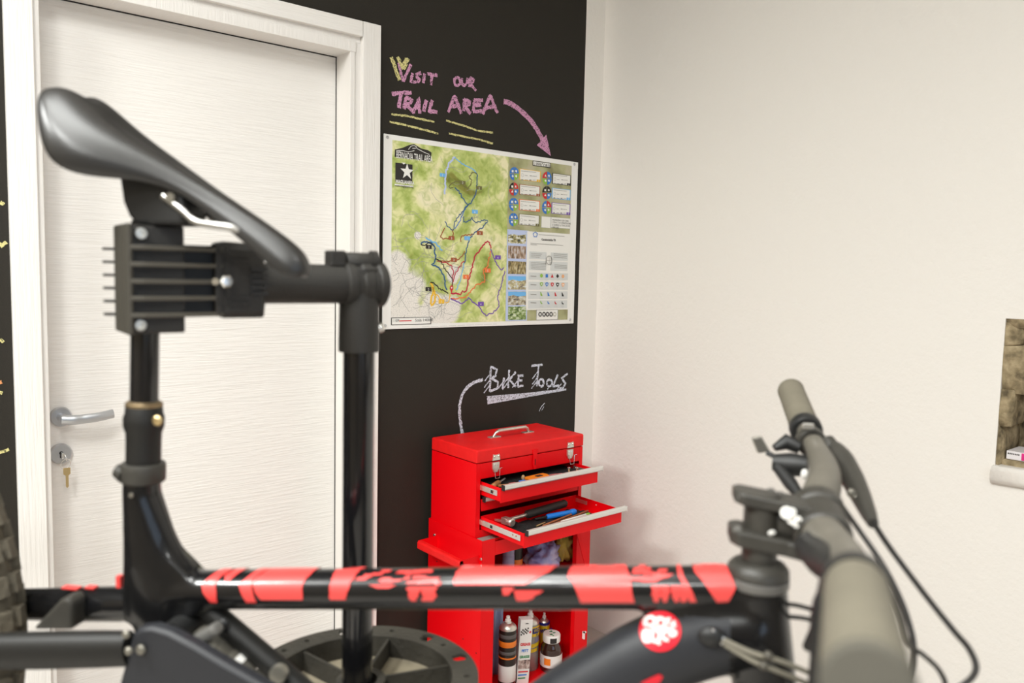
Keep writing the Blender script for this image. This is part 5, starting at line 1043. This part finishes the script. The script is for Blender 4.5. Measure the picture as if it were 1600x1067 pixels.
# near brake lever and shifter under the bar
nb = MB(); nb.tube(spline([b2(1262, 850, -.04), b2(1280, 866, -.075), b2(1300, 880, -.12), b2(1315, 892, -.16)], 4), [.010, .012, .013, .0135, .014, .0145, .0145, .0145, .014, .014, .013, .012, .010], 14); nbo = nb.build('brake_lever', 'black', bike, True)
MB().ball(tuple(b2(1283, 868, -.088)), .0030, .0024, .0026, 10).build('red_dot', 'p_red', nbo, True); MB().ball(tuple(b2(1272, 857, -.075)), .0028, .002, .0028, 10).build('lever_screw', 'headset_grey', nbo, True)
MB().ball(tuple(b2(1322, 876, -.185)), .0042, .003, .0042, 10).build('lever_screw', 'clamp_rib', nbo, True)
nb2 = MB().tube(spline([b2(1300, 905, -.16), b2(1290, 960, -.16), b2(1286, 1010, -.15), b2(1280, 1075, -.14)], 4), [.008]*3+[.0095]*6+[.008]*4, 12); nb2.tube([b2(1294, 935, -.15), b2(1280, 975, -.12), b2(1262, 1010, -.09)], [.006, .005, .004], 10); nb2.build('lever_blade', 'black', nbo, True)
# hoses
def hose(pts, r_, m, n=7): MB().tube(spline([b2(*p_) for p_ in pts], n), r_, 8).build('hose', m, bike, True)
mat('hose_black', (.020, .018, .016), .5)
hose([(1363, 814, .06), (1385, 848, .06), (1412, 885, .05), (1450, 935, .03), (1490, 985, .01), (1515, 1015, -.01), (1525, 1045, -.02), (1508, 1068, -.03), (1470, 1085, -.03), (1400, 1095, -.02), (1290, 1090, 0)], .0026, 'hose_black')
hose([(1296, 762, .10), (1320, 797, .07), (1345, 832, .04), (1378, 880, .02), (1402, 925, .01), (1418, 965, 0), (1428, 1010, -.01), (1424, 1060, -.01), (1400, 1100, 0)], .0024, 'hose_black')
hose([(1360, 880, -.12), (1392, 925, -.10), (1408, 965, -.08), (1420, 1005, -.06), (1445, 1025, -.05), (1468, 1048, -.04), (1477, 1075, -.03), (1460, 1110, -.02)], .0021, 'hose_black')
for y0, y1_ in ((944, 950), (963, 967)): hose([(1215, y0, .0), (1240, y0+1, -.005), (1262, y1_, -.01), (1290, y1_+8, -.03)], .0021, 'hose_black')
MB().ball(tuple(b2(1277, 965, -.02)), .006, .005, .007, 10).build('hose_clip', 'clamp_rib', bike, True)
# seat post with dropper collar, seat clamp
sp0 = b2(229, 330); sp1 = b2(224, 735)
pa = (sp0-sp1).normalized(); pz = lambda y: (b2(226, y)-sp1).dot(pa)
mpp = kpx(226, 600)
seatpost = MB().lathe([(.0132, pz(640)), (.0132, pz(345))], sp1, pa, 24).build('seatpost', 'post_gloss', bike, True)
MB().lathe([(26*mpp, pz(750)), (26*mpp, pz(690)), (26.5*mpp, pz(676)), (30*mpp, pz(666)), (30.5*mpp, pz(652)), (28*mpp, pz(645)), (27*mpp, pz(632)), (25*mpp, pz(629)), (20*mpp, pz(627))], sp1, pa, 28).build('dropper_collar', 'frame_black', seatpost, True)
MB().lathe([(27.6*mpp, pz(634)), (27.8*mpp, pz(630)), (24*mpp, pz(626.5)), (21*mpp, pz(626))], sp1, pa, 28).build('collar_ring', mat('bronze', (.35, .26, .15), .35, .8), seatpost, True)
MB().ball(tuple(b2(246, 657, -.017)), .0055, .003, .0055, 12).build('collar_screw', 'brass', seatpost, True)
sclamp = MB().lathe([(31*mpp, pz(752)), (33.5*mpp, pz(749)), (33.5*mpp, pz(727)), (32*mpp, pz(723)), (27*mpp, pz(722))], sp1, pa, 28).build('seat_clamp', 'stem_black', bike, True)
MB().tube([b2(196, 740, -.008), b2(183, 735, -.008)], [.010, .007], 12).build('clamp_lug', 'stem_black', sclamp, True)
MB().ball(tuple(b2(205, 774, -.021)), .0026, .002, .0026, 8).build('frame_screw', 'shock_grey', frame, True)
MB().box((-.002, -.006, 0), (.003, .0, .012)).build('decal', 'decal_red', frame, loc=b2(190, 915, 0))
# saddle: lofted shell
SR = b2(104, 157); SN = b2(484, 414)
sx_ = (SN-SR).normalized(); sz_ = Vector((-sx_.z, 0, sx_.x)); SLn = (SN-SR).length
prof = [  # x, half width, crown height, edge height, underside height at the centre
    (.000, .030, .012, .002, .004), (.006, .043, .016, -.003, .002), (.020, .054, .016, -.013, -.002), (.040, .062, .014, -.029, -.006), (.064, .067, .012, -.044, -.008), (.092, .057, .011, -.038, -.006), (.120, .039, .0105, -.020, -.004),
    (.150, .026, .0095, -.0085, -.002), (.180, .0205, .009, -.0085, -.003), (.212, .0190, .0095, -.0115, -.006), (.245, .0185, .0095, -.0150, -.010), (SLn-.018, .0180, .008, -.020, -.015), (SLn-.006, .0155, .003, -.019, -.015), (SLn+.003, .008, -.005, -.012, -.011)]
b = MB(); vs = []; cs = [0, .22, .45, .70, .88, .97]
for (x, hw, cr, ed, un) in prof:
    row = []
    ch_ = .0050*max(0, 1-abs(x-.12)/.14)                    # centre channel
    nt_ = .024*max(0, min(1, (.07-x)/.06))                  # notch between the two rear lobes
    for s_ in cs: row.append((s_*hw, cr-(cr-ed)*.62*(s_**2.8)-(ch_ if s_ == 0 else ch_*.3 if s_ == .22 else 0)+(.0015 if s_ in (.45, .70) else 0), nt_*(1-s_)**2))
    row += [(hw, ed+(cr-ed)*.16, 0), (hw*.97, ed, 0), (hw*.82, ed+.001, 0), (hw*.55, (ed+un)*.5, nt_*.2), (hw*.25, un, nt_*.6)]
    full = row+[(0, un, nt_)]+[(-y, z, n_) for y, z, n_ in row[::-1]][:-1]
    vs.append([SR+sx_*(x+n_)+Vector((0, 1, 0))*y+sz_*z for y, z, n_ in full])
nv = len(vs[0]); b.add([p_ for r_ in vs for p_ in r_], [(i*nv+j_, i*nv+(j_+1) % nv, (i+1)*nv+(j_+1) % nv, (i+1)*nv+j_) for i in range(len(vs)-1) for j_ in range(nv)]+[tuple(range(nv)), tuple((len(vs)-1)*nv+j_ for j_ in range(nv))])
saddle = b.build('saddle', 'saddle_black', bike, 'all', sub=2)
rl = [b2(255, 306, -.022), b2(285, 329, -.022), b2(305, 346, -.022), b2(335, 352, -.021), b2(365, 357, -.017), b2(400, 376, -.010), b2(425, 395, -.006)]
for s_ in (-1, 1): MB().tube(spline([Vector((p_.x, -s_*p_.y, p_.z)) for p_ in rl], 5), .0036, 10).build('saddle_rail', 'rail_metal', saddle, True)
hc_ = b2(232, 330)
MB().prism([b2(x, y, -.020) for x, y in ((184, 268), (232, 276), (284, 296), (288, 332), (284, 351), (212, 351), (200, 338), (191, 316))], (0, .040, 0)).build('post_head', 'black', seatpost, bevel=.004)
for s_ in (-1, 1): MB().lathe([(.0045, -.003), (.0045, .003)], b2(268, 309, s_*.023), (0, 1, 0), 10).build('clamp_bolt', 'shock_grey', seatpost, True)
# rear end: central yoke, near and far stays, rocker plate, shock
yk = MB(); yk.tube([b2(222, 943, .004), b2(195, 943, .01), b2(110, 944, .02), b2(40, 944, .045), b2(-60, 946, .055), b2(-260, 965, .06)], [(.016, .014), (.018, .0180), (.016, .0180), (.012, .0175), (.011, .015), (.009, .012)], 18, up=UPV)
yoke = yk.build('seat_stay', 'frame_gloss', bike, True)
for x0, x1 in ((100, 128), (136, 152)): MB().box((0, -.004, 0), ((x1-x0)*.00065, .004, .0015)).build('decal', 'decal_red', yoke, loc=b2(x0, 917.5, .012))
MB().prism([b2(48, 985, -.02), b2(92, 938, -.02), b2(104, 933, -.02), b2(112, 942, -.02), b2(112, 985, -.02)], (0, .022, 0)).build('stay_brace', 'stem_black', bike, bevel=.004)
ns = MB().tube([b2(203, 1013, -.055), b2(150, 1014, -.057), b2(60, 1016, -.060), b2(-60, 1018, -.064), b2(-300, 1024, -.068)], [(.012, .0168), (.013, .0175), (.013, .0180), (.012, .017), (.010, .014)], 20, up=UPV); nst = ns.build('seat_stay', 'frame_black', bike, True); nst['label'] = 'near seat stay'
for x, y in ((197, 991), (201, 1017)): MB().ball(tuple(b2(x, y, -.073)), .0042, .003, .0042, 10).build('stay_bolt', 'shock_grey', nst, True)
rk = MB().prism([b2(x, y, -.062) for x, y in ((206, 992), (216, 982), (236, 980), (262, 988), (300, 1008), (345, 1035), (400, 1066), (470, 1108), (520, 1150), (480, 1170), (380, 1130), (300, 1110), (190, 1110), (186, 1066), (196, 1030))], (0, .016, 0))
rko = rk.build('rocker_link', 'frame_satin', bike, bevel=.004, smooth=True); MB().ball(tuple(b2(220, 1015, -.064)), .0050, .003, .0050, 12).build('link_bolt', 'shock_grey', rko, True)
MB().prism([b2(x, y, .046) for x, y in ((206, 992), (236, 980), (300, 1008), (345, 1035), (350, 1060), (300, 1080), (190, 1110))], (0, .016, 0)).build('rocker_link', 'frame_gloss', bike, bevel=.004)
sk0, sk1 = b2(290, 977, -.01), b2(430, 1120, -.01); skd = (sk1-sk0); kl = skd.length
shk = MB().lathe([(.010, .012), (.017, .016), (.017, kl*.30), (.0185, kl*.31), (.0185, kl*.40), (.021, kl*.42), (.021, kl*.62), (.012, kl*.64), (.012, kl)], sk0, skd, 24).build('shock', 'shock_grey', bike, True)
MB().lathe([(.013, -.024), (.013, .024)], sk0, (0, 1, 0), 20).build('shock_eyelet', 'black', shk, True); MB().lathe([(.005, -.030), (.005, -.024), (.003, -.024)], sk0+Vector((0, .0, 0)), (0, 1, 0), 8).build('eyelet_bolt', 'brass', shk, True)
MB().lathe([(.0188, kl*.46), (.0218, kl*.47), (.0218, kl*.53), (.0188, kl*.54)], sk0, skd, 24).build('shock_band', 'white_paint', shk, True)
MB().obox(b2(325, 990, -.028), (.012, 0, .008), (0, .008, 0), (-.003, 0, .005)).build('shock_reservoir', 'headset_grey', shk, bevel=.004)
MB().tube([b2(318, 945), b2(352, 975), b2(440, 1050), b2(520, 1120)], [(.012, .0115)]*4, 16, up=UPV).build('frame_strut', 'frame_black', frame, True)
MB().ball(tuple(b2(349, 974, -.012)), .006, .004, .006, 10).build('strut_bolt', 'black', frame, True)
MB().lathe([(.0085, -.004), (.0085, .004), (.005, .0045)], b2(436, 1052, -.016), (0, -1, 0), 16).build('link_pivot', 'shock_grey', frame, True)
# wheels
def wheel(c, R_, label, dusty):
    wv = empty('wheel', tuple(c)); wv.parent = bike; wv['label'] = label
    ns_, nr = 96, 14; b = MB(); tr_ = .027; rc = R_-.029; vs = []
    for i in range(ns_):
        a_ = 2*PI*i/ns_; d_ = Vector((math.cos(a_), 0, math.sin(a_)))
        for k in range(nr): t = 2*PI*k/nr; vs.append(d_*(rc+tr_*math.cos(t))+Vector((0, tr_*math.sin(t), 0)))
    b.add(vs, [(i*nr+k, ((i+1) % ns_)*nr+k, ((i+1) % ns_)*nr+(k+1) % nr, i*nr+(k+1) % nr) for i in range(ns_) for k in range(nr)]); b.build('tire', 'tire_dusty' if dusty else 'tire_dark', wv, 'all')
    b = MB()
    for i in range(64):
        for k, (t, sz) in enumerate(((-.98, .0058), (-.33, .0064), (.33, .0064), (.98, .0058))):
            a_ = 2*PI*(i+(.5 if k in (1, 2) else 0))/64; d_ = Vector((math.cos(a_), 0, math.sin(a_))); tg = Vector((-math.sin(a_), 0, math.cos(a_))); n_ = d_*math.cos(t)+Vector((0, math.sin(t), 0)); s_ = tg.cross(n_)
            b.obox(d_*rc+n_*(tr_+.0024), tg*.0100, s_*sz, n_*.0052)
    tag(b.build('tread', 'tire_dusty' if dusty else 'tire_dark', wv), kind='stuff')
    b = MB(); rr_ = rc-.026; vs = []
    for i in range(72):
        a_ = 2*PI*i/72; d_ = Vector((math.cos(a_), 0, math.sin(a_)))
        for y_, r_ in ((-.013, rr_+.008), (.013, rr_+.008), (.011, rr_-.010), (-.011, rr_-.010)): vs.append(d_*r_+Vector((0, y_, 0)))
    b.add(vs, [(i*4+k, ((i+1) % 72)*4+k, ((i+1) % 72)*4+(k+1) % 4, i*4+(k+1) % 4) for i in range(72) for k in range(4)]); b.build('rim', 'black', wv)
    MB().lathe([(.012, -.06), (.03, -.034), (.03, -.03), (.018, -.028), (.018, .028), (.03, .03), (.03, .034), (.012, .06)], (0, 0, 0), (0, 1, 0), 20).build('hub', 'black', wv, True)
    sm = MB().tube([(.03, .03, 0), (rr_-.006, 0, 0)], .001, 5); so = sm.build('spoke', 'satin_metal', wv)
    for k in range(1, 32):
        q_ = dup(so, wv); q_.rotation_euler = (PI if k % 2 else 0, 2*PI*k/32, 0)
    MB().lathe([(.080, -.001), (.080, .001), (.060, .001)], (0, .040, 0), (0, 1, 0), 36).build('brake_disc', 'satin_metal', wv)
    return wv
RW = .366; lead = b2(20, 985, 0.0); RC = Vector((lead.x-RW, 0, lead.z-.005))
wheel(RC, RW, 'rear wheel with dusty knobby tire', True)
FBt = hx1+hax*.03; FAx = hx1+hax*.45+Vector((.05, 0, 0)); wheel(FAx, RW, 'front wheel', False)
# fork
fk = MB(); fk.tube([hx1+Vector((0, -.075, -.012)), hx1+Vector((0, 0, -.002)), hx1+Vector((0, .075, -.012))], [.022, .026, .022], 16)
for s_ in (-1, 1):
    fk.tube([hx1+Vector((.008, s_*.068, .0)), hx1.lerp(FAx, .45)+Vector((.008, s_*.068, 0))], .0175, 16); fk.tube([hx1.lerp(FAx, .42)+Vector((.004, s_*.068, 0)), FAx+Vector((0, s_*.062, 0))], [.0225, .018], 16)
fk.build('fork', 'frame_black', bike, True)
# chain stays and cranks below the frame edge
for s_ in (-1, 1):
    MB().tube([BB+Vector((0, s_*.035, 0)), BB.lerp(RC, .5)+Vector((0, s_*.055, -.02)), RC+Vector((0, s_*.068, 0))], [.016, .014, .011], 14).build('chain_stay', 'frame_black', bike, True)
    ck = MB().tube([BB+Vector((0, s_*.07, 0)), BB+Vector((-s_*.12, s_*.085, -s_*.12))], [.014, .011], 12).build('crank', 'black', bike, True); pc_ = BB+Vector((-s_*.12, s_*.13, -s_*.12)); MB().box((-.05, -.045, -.008), (.05, .045, .008)).build('pedal', 'black', ck, bevel=.004, loc=pc_)
MB().lathe([(.062, -.002), (.066, 0), (.062, .002)], BB+Vector((0, -.05, 0)), (0, 1, 0), 32).build('chainring', 'black', bike, True)
b = MB(); cp = [BB+Vector((0, -.05, .066)), RC+Vector((0, -.045, .035)), RC+Vector((-.035, -.045, 0)), RC+Vector((0, -.045, -.05)), BB+Vector((0, -.05, -.066)), BB+Vector((.066, -.05, 0))]; cp.append(cp[0]); b.tube(cp, .003, 6, cap=False); b.build('chain', 'satin_metal', bike)
flush_texts()
